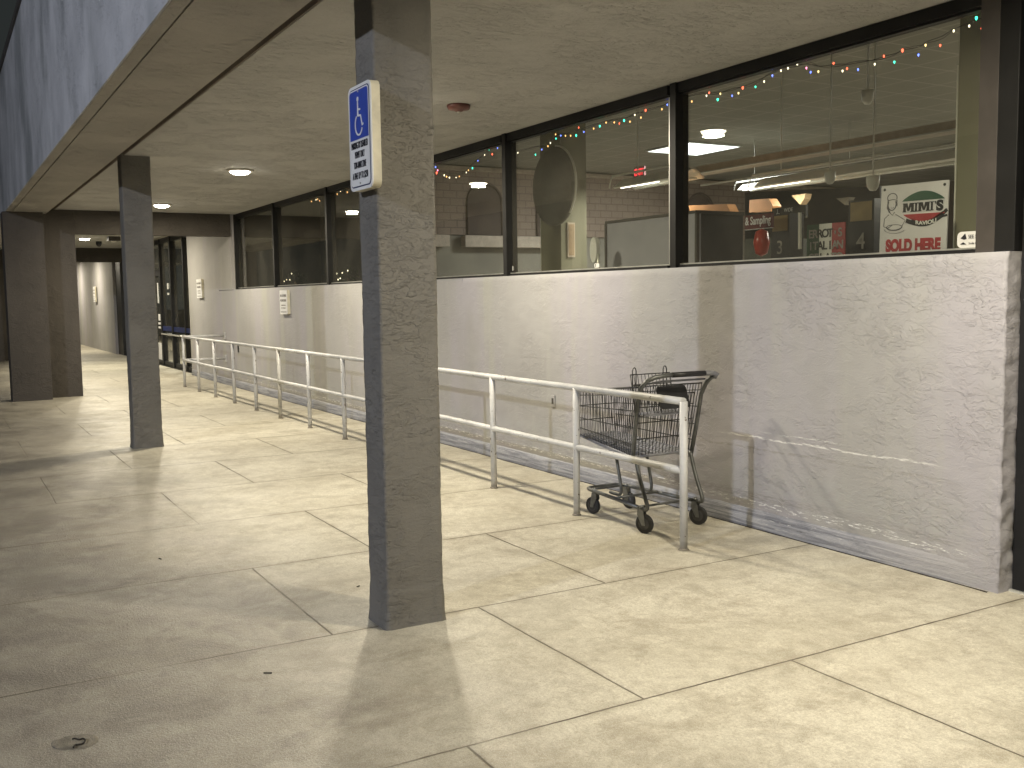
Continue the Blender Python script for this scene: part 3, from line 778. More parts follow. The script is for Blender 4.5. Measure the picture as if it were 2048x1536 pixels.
# gelato banner
P4 = [atY(x, y, 5.4) for x, y in ((1614, 452), (1690, 446), (1692, 512), (1614, 516))]
xl, xr, zt, zb = P4[0].x, P4[1].x, P4[0].z+.005, 1.72
gb = empty('tricolour_banner', ((xl+xr)/2, 5.4, zb), 'green white and red banner with the word gelato on its bottom line', 'banner')
w3 = (xr-xl)/3; H3 = zt-zb
for k, (nm, mt) in enumerate((('green_stripe', M['green']), ('white_stripe', M['white']), ('red_stripe', M['red']))):
    MB().box(-1.5*w3+k*w3, 0, 0, -1.5*w3+(k+1)*w3-.0005, .01, H3).build(nm, mt, gb)
gm = simple('pale_letter_print', (.30, .28, .28), .6)
for row, (z, word) in enumerate(((.78, 'ERROT\'S'), (.50, 'ITALIAN'), (.22, 'GELATO'))):
    n = len(word)
    for k, ch in enumerate(word):
        x = -1.35*w3+2.7*w3*(k+.5)/n
        text('letter', ch, H3*.27, (x, -.0025, H3*z), M['ink'] if abs(x) < w3*.5 else gm, gb, None, .002)

# MIMI'S sign
ms = empty('shop_sign', (-3.84, 4.845, 1.757), 'white sign in the near window reading SOLD HERE in red', 'sign')
ms.rotation_euler = (0, math.radians(1.2), 0)
MB().poly(rounded(-.225, 0, .225, .395, .004), 0, .008).build('sign_board', simple('sign_board_white', (.62, .61, .64), .5, 0, .03, 6), ms)
for x in (-.200, .200): MB().lathe([(.001, -.003), (.008, -.003), (.008, 0), (.001, 0)], (x, 0, .372), 'Y', 12).build('grommet', M['ink'], ms)
def lens(x0, x1, zm, h, flip):
    n = 24; top = [(x0+(x1-x0)*i/n, zm+(1 if not flip else -1)*h*math.sin(math.pi*i/n)**.8) for i in range(n+1)]
    return top
MB().poly(lens(-.075, .205, .296, .052, False), -.0022, -.0002).build('green_arc', M['green'], ms)
MB().poly(lens(-.065, .210, .222, .045, True), -.0022, -.0002).build('red_arc', M['red'], ms)
def slab_m(x, z, w, h, mb):     # heavy slab-serif M
    s_ = w*.24
    mb.poly([(x, z), (x+s_, z), (x+s_, z+h), (x, z+h)], -.0025, -.0002); mb.poly([(x+w-s_, z), (x+w, z), (x+w, z+h), (x+w-s_, z+h)], -.0025, -.0002)
    mb.poly([(x+s_*.6, z+h), (x+w*.5-s_*.35, z+h*.12), (x+w*.5+s_*.35, z+h*.12), (x+w-s_*.6, z+h), (x+w-s_*1.6, z+h), (x+w*.5, z+h*.42), (x+s_*1.6, z+h)], -.0026, -.0002)
    for a in (x-.003, x+w-s_-.003): 
        mb.poly([(a, z), (a+s_+.006, z), (a+s_+.006, z+h*.1), (a, z+h*.1)], -.0027, -.0002)
    mb.poly([(x-.003, z+h*.9), (x+s_+.002, z+h*.9), (x+s_+.002, z+h), (x-.003, z+h)], -.0027, -.0002); mb.poly([(x+w-s_-.002, z+h*.9), (x+w+.003, z+h*.9), (x+w+.003, z+h), (x+w-s_-.002, z+h)], -.0027, -.0002)
def slab_i(x, z, w, h, mb):
    mb.poly([(x+w*.25, z), (x+w*.75, z), (x+w*.75, z+h), (x+w*.25, z+h)], -.0025, -.0002)
    for zz in (z, z+h*.9): mb.poly([(x, zz), (x+w, zz), (x+w, zz+h*.1), (x, zz+h*.1)], -.0027, -.0002)
lt = MB(); slab_m(-.066, .235, .070, .050, lt); slab_i(.008, .235, .024, .050, lt); slab_m(.037, .235, .070, .050, lt); slab_i(.112, .235, .024, .050, lt)
lt.poly([(.140, .285), (.150, .285), (.146, .268)], -.0025, -.0002)
lt.build('lettering', M['ink'], ms)
text('lettering', 'S', .075, (.175, -.0015, .261), M['ink'], ms, .046, .0045)
rb = [(-.01+.21*i/12, .180-.022*math.sin(math.pi*i/12)+.035*(i/12)**2) for i in range(13)]
MB().strip(rb, .030, -.0022, -.0002).strip([(-.045, .188), (-.01, .176)], .024, -.002, -.0002).strip([(.185, .205), (.222, .236)], .02, -.002, -.0002).strip([(.185, .198), (.225, .205)], .012, -.002, -.0002).build('ribbon', M['ink'], ms)
text('lettering', 'RAVIOLI', .030, (.09, -.003, .170), M['white'], ms, .135, .0008, 0, 0, 1.9, 3)
text('lettering', 'SOLD HERE', .092, (.005, -.0015, .048), M['red'], ms, .37, .006)
ck = MB()
def loop(cx, cz, rx, rz, a0, a1, w, n=16): ck.strip([(cx+rx*math.cos(math.radians(a0+(a1-a0)*i/n)), cz+rz*math.sin(math.radians(a0+(a1-a0)*i/n))) for i in range(n+1)], w, -.0022, -.0002)
loop(-.145, .322, .033, .026, -20, 220, .004)         # cap
loop(-.143, .300, .034, .012, 0, 180, .004)
loop(-.145, .285, .028, .034, 150, 390, .005)         # hair and face line
loop(-.142, .268, .010, .004, 200, 340, .002, 6)
ck.strip([(-.172, .30), (-.176, .265), (-.160, .24)], .008, -.0022, -.0002); ck.strip([(-.115, .30), (-.112, .275)], .008, -.0022, -.0002)
ck.strip([(-.16, .24), (-.14, .222), (-.125, .24)], .003, -.0022, -.0002)
ck.strip([(-.165, .228), (-.195, .205), (-.20, .16), (-.17, .150), (-.14, .165)], .003, -.0022, -.0002)
ck.strip([(-.12, .228), (-.085, .21), (-.05, .19), (-.07, .160)], .003, -.0022, -.0002)
loop(-.125, .158, .055, .022, 180, 360, .006)
loop(-.125, .158, .05, .01, 0, 180, .003)
loop(-.12, .148, .075, .03, 190, 330, .0018)
ck.build('chef_drawing', simple('grey_line_print', (.10, .10, .12), .6), ms)

# alarm stickers on the glass
def sticker(px, py, w, h, label):
    p = atY(px, py, GY-.006)
    e = empty('window_sticker', (p.x, GY-.006, p.z), label, 'sticker', 'white stickers low on the window glass')
    MB().poly(rounded(-w/2, -h/2, w/2, h/2, h*.3), -.002, .0).build('sheet', M['white'], e)
    MB().poly([(-w*.36, h*.1), (-w*.18, h*.38), (-w*.12, h*.05), (-w*.22, 0)], -.004, -.0022).poly([(-w*.38, -h*.28), (-w*.25, -h*.15), (-w*.12, -h*.3)], -.004, -.0022).build('emblem', M['ink'], e)
    return e
sk = sticker(1940, 479, .15, .085, 'white alarm sticker at the right end of the near window')
text('lettering', 'SEE SAF', .028, (.03, -.003, .015), M['ink'], sk, .075)
text('lettering', 'Smile for it', .016, (.03, -.003, -.02), M['ink'], sk, .07)
sticker(1022, 537, .085, .045, 'small white sticker left of the pillar in the third window')
sticker(1194, 531, .07, .035, 'small white sticker below the white oval board')
sticker(662, 560, .09, .05, 'small white sticker low in a dark far window')
sticker(474, 571, .09, .06, 'tiny white sticker in the corner of the farthest window')

# ---- string lights
SL = {}
cols = {'w': (1, .88, .62), 'o': (1, .50, .16), 'y': (1, .75, .30), 'r': (1, .12, .06), 'p': (1, .25, .5), 'b': (.12, .2, 1), 'g': (.05, .9, .55)}
BM = {k: emis('lit_bulb_'+n, cols[k], 4.2 if k in 'wyo' else 5.5) for k, n in (('w', 'white'), ('o', 'orange'), ('y', 'yellow'), ('r', 'red'), ('p', 'pink'), ('b', 'blue'), ('g', 'green'))}
A4 = lambda L_: [(860+x/3.4135, 150+y/3.4135, c) for x, y, c in L_]
A5 = lambda L_: [(1160+x/3.7475, 150+y/3.7475, c) for x, y, c in L_]
A8 = lambda L_: [(1560+x/4.197, y/4.197, c) for x, y, c in L_]
A2 = lambda L_: [(440+x/3.072, 350+y/3.072, c) for x, y, c in L_]
s1 = A4([(20,620,'b'),(38,628,'b'),(52,650,'p'),(45,668,'r'),(97,684,'w'),(113,693,'o'),(133,700,'w'),(178,700,'w'),(200,692,'o'),(248,665,'w'),(262,650,'o'),(290,635,'g'),(327,585,'b'),(373,545,'w'),(403,508,'g'),(404,470,'w'),(425,540,'r'),(461,498,'b'),(460,455,'w')])
s2 = A4([(570,510,'w'),(600,530,'w'),(720,543,'g'),(763,508,'b'),(805,485,'o'),(822,463,'w'),(857,405,'o'),(860,433,'g'),(893,413,'b'),(925,414,'o'),(960,414,'o'),(998,412,'g'),(1050,388,'b'),(1015,358,'r'),(1117,365,'o'),(1159,348,'g'),(1202,324,'o'),(1258,323,'o'),(1293,330,'r'),(1325,310,'g'),(1365,318,'o'),(1440,290,'o'),(1398,272,'w'),(1472,240,'r'),(1583,233,'o'),(1620,202,'b')])
s3 = A5([(758,185,'g'),(838,198,'o'),(948,155,'w'),(968,132,'r'),(1052,140,'y'),(1032,183,'g'),(1140,155,'b'),(1188,135,'y'),(1220,95,'r'),(1315,88,'g'),(1380,48,'w'),(1442,5,'b')]) + \
     A8([(8,592,'w'),(67,572,'w'),(145,537,'w'),(222,570,'p'),(257,605,'b'),(322,600,'y'),(450,530,'r'),(525,595,'w'),(563,575,'r'),(655,583,'b'),(795,538,'w'),(872,470,'r'),(960,520,'g'),(1028,422,'r'),(1162,460,'b'),(1222,378,'y'),(1345,380,'r'),(1458,258,'w'),(1588,217,'w'),(1648,150,'g'),(1695,238,'r')])
s0 = A2([(562,162,'o'),(590,152,'w'),(600,148,'o'),(612,158,'o'),(685,95,'b'),(692,112,'b'),(722,90,'o'),(740,98,'w'),(720,117,'o'),(693,133,'w'),(782,105,'o')])
def string(pts, label):
    Y = GY+.075
    P = [atY(x, y, Y) for x, y, c in pts]
    e = empty('string_lights', (P[0].x, Y, 2.8), label, 'string lights', 'coloured string lights inside the windows')
    base = Vector((P[0].x, Y, 2.8))
    Q = sorted([p-base for p in P], key=lambda v: v.x)
    w1_ = [Vector((q.x, .004, q.z+.016)) for q in Q]
    sm = [Vector((q.x, .01, sum(v.z for v in w1_[max(0, i-2):i+3])/len(w1_[max(0, i-2):i+3])+.008)) for i, q in enumerate(w1_)]
    MB().tube(smooth_path(sm, 4), .0022, 5).tube(smooth_path([v+Vector((0, .005, .012*math.sin(i*1.3))) for i, v in enumerate(sm)], 4), .0018, 5).build('wire', M['ink'], e)
    for q, (x, y, c) in zip([p-base for p in P], pts):
        big = c in 'gr' and random.random() < .35
        r = .0050*(1.35 if big else 1)*(1 if x > 900 else 1.35)
        MB().lathe([(.0008, -r*1.9), (r*.7, -r*.9), (r, 0), (r*.7, r), (.0008, r*1.2)], (q.x, 0, q.z), 'Z', 8).build('bulb', BM[c], e)
string(s0, 'coloured string lights glimpsed left of the parking sign')
string(s1, 'coloured string lights drooping in the window right of the near column')
string(s2, 'coloured string lights draped past the round disc')
string(s3, 'coloured string lights running along the top of the near window')

# small lit ornaments in the left windows
for lab, px, py in (('dark bushy plant with white lights in the far left windows', 590, 530), ('dark bushy plant with white lights left of the near column', 695, 520)):
    p = atY(px, py, 5.4)
    e = empty('lit_plant', (p.x, 5.4, 1.55), lab, 'plant', 'plants with white lights')
    mb = MB()
    for i in range(140):
        a = random.random()*6.28; r = .26*random.random()**.6; z = .15+random.random()*.36*(1-r*1.5); q = Vector((r*math.cos(a)*1.5, r*math.sin(a)*.6, z)); d = Vector((random.uniform(-1, 1), random.uniform(-1, 1), random.uniform(.0, 1))).normalized()*.06
        s_ = Vector((-d.y, d.x, 0)).normalized()*.014
        v = [mb.b.verts.new(k) for k in (q, q+d*.5+s_, q+d, q+d*.5-s_)]; mb.b.faces.new(v)
    mb.build('foliage', simple('dark_leaf', (.03, .045, .025), .5), e)
    MB().tube([(0, 0, -1.55), (0, 0, .3)], .02, 6).build('stem', M['intdark'], e)
    for i in range(9):
        q = (random.uniform(-.32, .32), -.12, random.uniform(.1, .45)); MB().lathe([(.001, -.014), (.009, 0), (.001, .014)], q, 'Z', 6).build('bulb', BM['w'], e)

# ================================================================ OUTSIDE OBJECTS
# ---- downlights
DLX = (-2.6, 2.0, -7.2, -11.8, -16.4, -21.0, -25.6, -34.5, -39.0)
names = {-2.6: 'recessed downlight above the shopping cart end of the walk', 2.0: 'recessed downlight overhead behind the viewer', -7.2: 'lit downlight hidden past the near column', -11.8: 'lit ceiling downlight nearest to the viewer in the picture',
         -16.4: 'lit ceiling downlight just right of the second column', -21.0: 'lit downlight just past the first header beam', -25.6: 'lit downlight seen through the opening under the header', -34.5: 'far downlight washing the far wall', -39.0: 'farthest downlight washing the far wall'}
def downlight(x, y, label, power):
    e = empty('downlight', (x, y, CZ), label, 'downlight', 'round downlights in the walk ceiling')
    MB().lathe([(.115, -.001), (.155, -.001), (.155, -.014), (.128, -.022), (.115, -.022)], (0, 0, 0), 'Z', 32).build('trim_ring', M['trim'], e)
    MB().lathe([(.001, -.056), (.06, -.052), (.10, -.040), (.114, -.024), (.114, -.002), (.001, -.002)], (0, 0, 0), 'Z', 32).build('lens', M['lens'], e)
    lamp_light('lamp_glow', (0, 0, -.066), 'AREA', power, WARM, .19, e)
    return e
for x in DLX:
    downlight(x, 3.18 if x > -30 else 3.5, names[x], DL_POWER if x > -20 else DL_POWER*(.95 if x > -30 else .95))

# ---- parking lot lamp (stands out in the lot, behind the viewer)
pl = empty('parking_lot_lamp', (.1, -12.3, -.14), 'tall grey parking lot lamp standing out in the lot', 'street lamp')
MB().tube([(0, 0, 0), (0, 0, 7.6)], .07, 12, True, [.09, .05]).build('pole', M['bronze2'], pl)
MB().box(-.2, -.1, 7.62, .2, .5, 7.74, .02).build('lamp_head', M['bronze2'], pl)
lamp_light('lamp_glow', (0, .3, 7.60), 'POINT', STREET_POWER, STREET_COLOR, .13, pl)

# ---- ceiling detectors
sd = empty('heat_detector', (-7.18, 3.68, CZ), 'red brown round detector on the walk ceiling', 'detector')
MB().lathe([(.004, -.052), (.03, -.050), (.04, -.040), (.085, -.034), (.092, -.012), (.092, 0), (.004, 0)], (0, 0, 0), 'Z', 28).build('housing', M['smokered'], sd)
MB().lathe([(.002, -.062), (.012, -.058), (.012, -.05), (.002, -.05)], (0, 0, 0), 'Z', 12).build('sensor', M['trim'], sd)
for x, y, nm, lb in ((-27.0, 3.68, 'security_camera', 'small dark dome camera on the ceiling past the header'), (-24.9, 3.72, 'ceiling_speaker', 'dark square ceiling fixture past the header')):
    e = empty(nm, (x, y, CZ), lb, 'camera' if 'camera' in nm else 'fixture')
    if 'camera' in nm: MB().lathe([(.004, -.13), (.05, -.11), (.07, -.06), (.07, 0), (.004, 0)], (0, 0, 0)).build('housing', M['black'], e)
    else:
        MB().box(-.15, -.13, -.10, .15, .13, 0, .01).build('housing', M['bronze2'], e); MB().lathe([(.004, -.13), (.05, -.125), (.06, -.101), (.004, -.101)], (0, 0, 0)).build('lens', M['fixwhite'], e)

# ---- handrail
RY = 3.86
hr = empty('handrail', (-11.6, RY, 0), 'long white pipe handrail with two rails running beside the low wall', 'handrail')
ox = 11.6
posts = [-4.655, -5.82, -7.03, -8.18, -9.31, -10.43, -11.61, -12.80, -13.93, -15.10, -16.27, -17.43, -18.55]
def railtube(z, name):
    pts = [(-4.655+ox-.001, 0, z)] + [(x+ox, noise.noise(Vector((x, z, 0)))*.004, z+noise.noise(Vector((x*.7, 3, z)))*.004) for x in [-4.9-.5*i for i in range(27)]] + [(-18.55+ox, 0, z)]
    MB().tube(pts, .0235, 14).build(name, M['railing'], hr)
railtube(.905, 'top_rail'); railtube(.485, 'mid_rail')
for z in (.905, .485): MB().tube([(-18.55+ox, 0, z), (-18.55+ox, .74, z)], .0235, 12).build('return_rail', M['railing'], hr)
for i, x in enumerate(posts):
    t_ = random.uniform(-.004, .004)
    MB().tube([(x+ox, 0, -.002), (x+ox+t_, 0, .905)], .0245, 16).build('post', M['railing'], hr)
    MB().lathe([(.026, 0), (.034, .001), (.031, .006), (.026, .012)], (x+ox, 0, 0), 'Z', 16).build('post_collar', M['patch'], hr)
for z in (.905, .485): MB().box(-18.58+ox, .735, z-.06, -18.52+ox, .757, z+.06).build('wall_plate', M['railing'], hr)

# ---- signs
ps = empty('disabled_parking_sign', (-4.295, 1.707, 2.037), 'blue and white disabled parking sign in a cream box on the near column', 'sign')
w, h = .268, .465
MB().poly(rounded(-w/2, 0, w/2, h, .032), .002, .040).build('sign_box', M['cream'], ps)
MB().poly(rounded(-w/2, 0, w/2, h, .032), -.004, .0015).build('face_plate', M['white'], ps)
MB().poly(rounded(-w/2+.014, .014, w/2-.014, h-.014, .026), -.0055, -.0042).build('border', M['navy'], ps)
MB().poly(rounded(-w/2+.019, .019, w/2-.019, h-.019, .022), -.0070, -.0057).build('white_panel', M['white'], ps)
bp = rounded(-w/2+.025, .225, w/2-.025, h-.025, .018)
MB().poly([q if q[1] > .25 else (math.copysign(w/2-.025, q[0]), .225) for q in bp if True], -.0085, -.0072).build('blue_panel', M['blue'], ps)
sy = MB(); y0, y1 = -.0102, -.0087
sy.poly([(-.006+.0105*math.cos(a), .400+.0105*math.sin(a)) for a in [math.pi*2*i/14 for i in range(14)]], y0, y1)
sy.strip([(-.006, .392), (-.008, .325)], .012, y0, y1, [.008, .015])
sy.strip([(-.006, .355), (.022, .352)], .008, y0-.0002, y1)
sy.strip([(-.008, .328), (.026, .325), (.042, .280), (.056, .286)], .009, y0-.0004, y1)
sy.strip([(.002+.043*math.cos(math.radians(a)), .288+.046*math.sin(math.radians(a))) for a in range(125, 350, 15)], .008, y0-.0006, y1)
sy.build('wheelchair_symbol', M['white'], ps)
for s_, z, wd in (('PARKING BY DISABLED', .200, .195), ('PERMIT ONLY', .158, .115), ('TOW-AWAY ZONE', .112, .145), ('A FINE UP TO $250', .062, .185)):
    text('lettering', s_, .043, (0, -.0085, z), M['ink'], ps, wd, .0)
for z in (.030, h-.032): MB().lathe([(.001, -.012), (.004, -.012), (.004, -.0072), (.001, -.0072)], (0, 0, z), 'Y', 10).build('screw', M['alu'], ps)

def wall_sign(x, z, w, h, label, lines):
    e = empty('wall_notice', (x, WY-.045, z), label, 'sign', 'cream notices boxed on the wall')
    MB().poly(rounded(-w/2, 0, w/2, h, .02), .003, .045).build('sign_box', M['cream'], e)
    MB().poly(rounded(-w/2, 0, w/2, h, .02), -.002, .0028).build('face_plate', M['white'], e)
    for s_, zz, wd, sz in lines: text('lettering', s_, sz, (0, -.0035, h*zz), M['faded_ink'], e, w*wd, .0008)
L1 = (('NO LOITERING', .78, .82, .05), ('NO SMOKING', .58, .78, .05), ('within 25 feet', .38, .6, .025), ('of entrance', .27, .6, .028), ('THANK YOU FOR YOUR COURTESY', .10, .8, .014))
wall_sign(-14.82, 1.325, .36, .36, 'cream no loitering notice on the wall below the far windows', L1)
wall_sign(-20.3, 1.60, .42, .37, 'cream notice on the wall beside the far glass entrance', L1)
wall_sign(-35.2, 1.55, .40, .50, 'cream notice on the far wall beyond the second header', L1)

# outlet boxes
for px, py, w, h, mt, lb in ((476, 697, .06, .13, 'black', 'small black outlet box low on the far wall'), (1106, 802, .055, .10, 'wall', 'painted over outlet plate on the wall behind the handrail')):
    p = atY(px, py, WY-.01); e = empty('outlet_plate', (p.x, WY, p.z), lb, 'outlet')
    MB().box(-w/2, -.014, -h/2, w/2, 0, h/2, .004).build('cover', M[mt], e)
    MB().box(-w/4, -.017, -h/4, w/4, -.0142, h/4, .001).build('flap', M['pier'], e)

# ---- twig in a chipped patch, scraps
def at_floor(px, py, z=0.0):
    d = ray(px, py); t = (z-EYE)/d.z; return Vector((d.x*t, d.y*t, z))
pc = at_floor(153, 1485)
o = MB(); n_ = 26; rings = []
for k, (sc_, zz) in enumerate(((1.0, .0004), (.86, .004), (.70, .0045), (.45, .002))):
    ring = []
    for i in range(n_):
        a = 2*math.pi*i/n_; q = 1+.22*noise.noise(Vector((math.cos(a)*1.5, math.sin(a)*1.5, k*.4)))
        ring.append(o.b.verts.new((.085*sc_*q*math.cos(a), .060*sc_*q*math.sin(a), zz+.0015*noise.noise(Vector((a*2, k, 0))))))
    rings.append(ring)
for r1, r2 in zip(rings, rings[1:]):
    for i in range(n_): o.b.faces.new((r1[i], r1[(i+1) % n_], r2[(i+1) % n_], r2[i]))
o.b.faces.new(rings[-1])
o = o.build('concrete_patch', M['patch']); o.location = (pc.x, pc.y, 0); o.rotation_euler = (0, 0, math.radians(60)); tag(o, 'small rough chipped patch in the pavement under the dark twig', 'patch')
tp_ = [at_floor(x, y, .009)-pc for x, y in ((145, 1478), (150, 1477), (158, 1479), (166, 1477), (170, 1480), (167, 1486), (158, 1489), (150, 1490), (147, 1495))]
tw = MB().tube(smooth_path(tp_, 4), .0032, 6, True).build('curled_twig', M['twig']); tw.location = (pc.x, pc.y, 0); tag(tw, 'small dark curled twig lying on the pavement at lower left', 'twig')
for (x, y, a, l) in ((-4.02, 1.12, 1.0, .035), (-6.2, 1.1, .3, .03), (-5.0, 1.9, 2, .02)):
    o = MB().tube([(-l/2, 0, .004), (l/2, 0, .004)], .003, 5).build('leaf_scrap', M['twig']); o.location = (x, y, 0); o.rotation_euler = (0, 0, a)
    tag(o, {-4.02: 'dark leaf scrap on the pavement left of the near column foot', -6.2: 'tiny dark scrap on the darker pavement farther left', -5.0: 'tiny dark scrap just past the near column foot'}[x], 'litter', 'scraps on the pavement')

# ---- shopping cart
ct = empty('shopping_cart', (-5.5, 4.15, 0), 'grey wire shopping cart parked between the handrail end and the wall', 'shopping cart')
O = Vector((5.5, -4.15, 0))
def q3(x, y, z): return Vector((x, y, z))+O
XR0, ZR0, XR1, ZR1 = -5.225, .488, -5.125, .955      # rear bottom / top
XN0, ZN0, XN1, ZN1 = -5.978, .545, -5.995, .862      # nose bottom / top
def side(u, v, s):      # u 0 rear..1 nose, v 0 bottom..1 top, s -1 near rail, +1 near wall
    xb = XR0+(XN0-XR0)*u; zb = ZR0+(ZN0-ZR0)*u; xt = XR1+(XN1-XR1)*u; zt = ZR1+(ZN1-ZR1)*u
    hb = .240+(.160-.240)*u; ht = .255+(.165-.255)*u
    return Vector((xb+(xt-xb)*v, 4.15+s*(hb+(ht-hb)*v), zb+(zt-zb)*v))+O
WR = .0027
for s, nm in ((-1, 'side_panel'), (1, 'side_panel')):
    mb = MB()
    for i in range(35): 
        u = i/34; mb.tube([side(u, 0, s), side(u, 1, s)], WR, 5)
    for v in (.0, .17, .40, .66, .90): mb.tube([side(0, v, s), side(1, v, s)], WR*1.3, 5)
    mb.tube([side(0, 1, s), side(1, 1, s)], .005, 7)
    mb.build(nm, M['wire'], ct)
mb = MB()
for i in range(13):
    t_ = i/12; a = side(1, 0, -1).lerp(side(1, 0, 1), t_); c = side(1, 1, -1).lerp(side(1, 1, 1), t_); mb.tube([a, c], WR, 5)
for v in (0, .33, .66): mb.tube([side(1, v, -1), side(1, v, 1)], WR*1.2, 5)
mb.tube([side(1, 1, -1), side(1, 1, 1)], .005, 7)
mb.build('nose_panel', M['wire'], ct)
# rear gate
mb = MB()
def gate(t_, v): 
    a = side(0, 0, -1).lerp(side(0, 0, 1), t_); c = side(0, 1, -1).lerp(side(0, 1, 1), t_); r = a.lerp(c, v); r.x += .0+.05*v*(-1); return r
for i in range(17): mb.tube([gate(.03+.94*i/16, .0), gate(.03+.94*i/16, .86)], WR, 5)
for v in (0, .25, .48, .70, .86): mb.tube([gate(.02, v), gate(.98, v)], WR*1.3, 5)
mb.build('rear_gate', M['wire'], ct)
# child seat back with two loops
mb = MB()
def sb_(t_, v): return Vector((-5.30-.06*v, 3.99+.33*t_, .74+.275*v))+O
for i in range(12): mb.tube([sb_(i/11, 0), sb_(i/11, 1)], WR, 5)
for v in (0, .4, .75): mb.tube([sb_(0, v), sb_(1, v)], WR, 5)
mb.tube([sb_(0, 0), sb_(0, 1), sb_(1, 1), sb_(1, 0)], .0048, 7)
for t_ in (.10, .88):
    c = sb_(t_, 1); mb.tube([c+Vector((0, -.013, -.12)), c+Vector((0, -.015, .025)), c+Vector((0, -.009, .042)), c+Vector((0, .0, .047)), c+Vector((0, .009, .042)), c+Vector((0, .015, .025)), c+Vector((0, .013, -.12))], .0038, 7)
mb.build('child_seat_back', M['wire'], ct)
MB().box(*(q3(-5.30, 4.0, .755)), *(q3(-5.17, 4.33, .768))).build('child_seat', M['cartplastic'], ct)
fp = MB(); b = fp.b
cor = [(-5.185+.06*(.945-z)/.145, y, z) for y, z in rounded(4.065, .80, 4.312, .945, .024)]
v0 = [b.verts.new(q3(*c)) for c in cor]; v1 = [b.verts.new(q3(c[0]-.008, c[1], c[2]-.002)) for c in cor]
b.faces.new(v0); b.faces.new(v1[::-1])
for i in range(len(cor)): b.faces.new((v0[i], v0[(i+1) % len(cor)], v1[(i+1) % len(cor)], v1[i]))
fp.build('seat_flap', M['black'], ct)
MB().tube([side(.62, 1, -1)+Vector((.0, .30, .012)), side(.47, 1, -1)+Vector((0, .31, .012))], .009, 8).tube([side(1, 1, -1)+Vector((0, .28, 0)), side(.4, 1, -1)+Vector((0, .35, .0))], .004, 6).build('rim_clip', M['black'], ct)
# perforated tray
mb = MB()
def tray(u, t_): return side(u, 0, -1).lerp(side(u, 0, 1), t_)
nu, nv = 22, 11
for i in range(nu+1): 
    a, c = tray(i/nu, 0), tray(i/nu, 1)
    mb.tube([a, c], .0052, 4)
for j in range(nv+1):
    a, c = tray(0, j/nv), tray(1, j/nv); mb.tube([a, c], .0052, 4)
mb.build('basket_tray', M['cartplastic'], ct)
sk_ = MB()
for s in (-1, 1):
    p0, p1, p2 = side(0, 0, s), side(.42, 0, s), side(1, 0, s)
    for a, c, ha, hc in ((p0, p1, .045, .05), (p1, p2, .020, .008)):
        o1 = Vector((0, s*.004, 0))
        vs = [sk_.b.verts.new(k) for k in (a+o1, c+o1, c+o1-Vector((0, 0, hc)), a+o1-Vector((0, 0, ha)))]
        vt = [sk_.b.verts.new(k.co-Vector((0, s*.009, 0))) for k in vs]
        sk_.b.faces.new(vs); sk_.b.faces.new(vt[::-1])
        for i in range(4): sk_.b.faces.new((vs[i], vs[(i+1) % 4], vt[(i+1) % 4], vt[i]))
sk_.tube([side(0, 0, -1), side(0, 0, 1)], .009, 8)
sk_.build('tray_skirt', M['cartplastic'], ct)
# uprights and handle
up1 = [(-5.222, 3.905, .47), (-5.185, 3.895, .65), (-5.14, 3.888, .88), (-5.115, 3.892, .95), (-5.09, 3.92, .995), (-5.065, 3.965, 1.018), (-5.045, 4.04, 1.028), (-5.035, 4.10, 1.030)]
MB().tube([q3(*c) for c in up1], .0145, 12).build('near_upright', M['cartgrey'], ct)
up2 = [(-5.222, 4.395, .47), (-5.185, 4.405, .65), (-5.14, 4.412, .88), (-5.09, 4.415, .965), (-5.03, 4.415, 1.005)]
MB().tube([q3(*c) for c in up2], .0145, 12).build('far_upright', M['cartgrey'], ct)
hd = MB().tube([q3(-5.035, 4.08, 1.030), q3(-5.02, 4.34, 1.030)], .0175, 14)
ho = hd.build('handle', M['black'], ct)
MB().tube([q3(-5.02, 4.34, 1.030), q3(-5.015, 4.41, 1.026), q3(-5.012, 4.432, 1.018), q3(-5.03, 4.43, 1.0)], .0165, 12).tube([q3(-5.10, 3.93, .975), q3(-5.10, 4.05, .985), q3(-5.09, 4.40, .985)], .007, 8).build('handle_end', M['cartplastic'], ct)
# near rail trim, legs, lower rack
lg = [[(-5.215, 3.92, .49), (-5.17, 3.92, .36), (-5.105, 3.92, .22), (-5.09, 3.92, .185), (-5.095, 3.92, .165), (-5.12, 3.922, .158), (-5.20, 3.93, .158)],
      [(-5.215, 4.38, .49), (-5.17, 4.38, .36), (-5.105, 4.38, .22), (-5.09, 4.38, .185), (-5.095, 4.38, .165), (-5.12, 4.378, .158), (-5.20, 4.37, .158)]]
for L_ in lg: MB().tube([q3(*c) for c in smooth_path(L_, 3)], .0135, 10).build('rear_leg', M['cartgrey'], ct)
for y in (4.02, 4.28):
    MB().tube([q3(*c) for c in smooth_path([(-5.585, y, .53), (-5.555, y, .40), (-5.515, y, .25), (-5.51, y, .20), (-5.53, y, .178), (-5.57, y, .175), (-5.64, y, .178)], 3)], .0115, 10).build('front_leg', M['cartgrey'], ct)
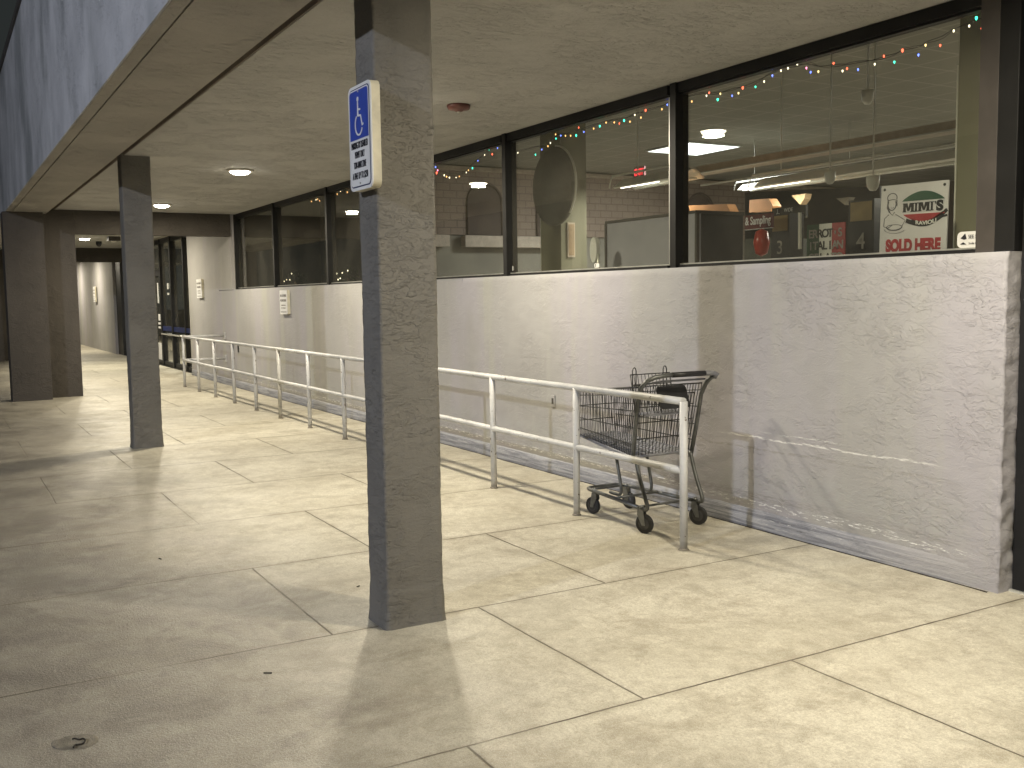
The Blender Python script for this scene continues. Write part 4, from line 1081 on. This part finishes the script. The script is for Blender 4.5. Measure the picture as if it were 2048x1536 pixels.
MB().tube([q3(*c) for c in [(-5.20, 3.93, .158), (-5.55, 3.97, .160), (-5.86, 4.00, .162), (-5.90, 4.015, .162), (-5.915, 4.04, .162), (-5.915, 4.26, .162), (-5.90, 4.285, .162), (-5.86, 4.30, .162), (-5.55, 4.335, .160), (-5.20, 4.37, .158)]], .0135, 10).build('rack_frame', M['cartgrey'], ct)
for x, hw_, z in ((-5.85, .15, .163), (-5.16, .22, .170), (-5.50, .18, .166)): MB().tube([q3(x, 4.15-hw_, z), q3(x, 4.15+hw_, z)], .008, 8).build('rack_crossbar', M['cartgrey'], ct)
def caster(x, y, r, yaw):
    c = Vector((x, y, r))+O
    rot = Matrix.Translation(c) @ Matrix.Rotation(yaw, 4, 'Z')
    def fin_(mb, nm, mt, par):
        mb.b.transform(rot); return mb.build(nm, mt, par)
    ty = fin_(MB().lathe([(r*.80, -.013), (r*.94, -.0125), (r, -.008), (r, .008), (r*.94, .0125), (r*.80, .013)], (0, 0, 0), 'Y', 32), 'wheel', M['rubber'], ct)
    hb = MB().lathe([(.006, -.015), (r*.30, -.015), (r*.34, -.010), (r*.55, -.0135), (r*.60, -.0135), (r*.66, -.009), (r*.78, -.0118), (r*.79, .0118), (r*.3, .015), (.006, .015)], (0, 0, 0), 'Y', 28)
    fin_(hb, 'hub', M['hub'], ty)
    fk = MB()
    for s in (-1, 1):
        pts = [(-.012, -.010), (.012, -.010), (.046, r*.9), (.040, r+.035), (.004, r+.035), (-.006, r*.7)]
        fk.poly([(a, z) for a, z in pts], s*.0175-.0015, s*.0175+.0015)
    fk.poly([(.004, r+.031), (.040, r+.031), (.040, r+.035), (.004, r+.035)], -.019, .019)
    fk.lathe([(.008, 0), (.014, 0), (.014, .022), (.008, .022)], (.022, 0, r+.034), 'Z', 14)
    fin_(fk, 'caster_fork', M['fork'], ct)
    return ty
caster(-5.125, 3.925, .0635, math.radians(202))
caster(-5.125, 4.375, .0635, math.radians(205))
caster(-5.80, 3.985, .0600, math.radians(14))
caster(-5.80, 4.30, .0600, math.radians(190))
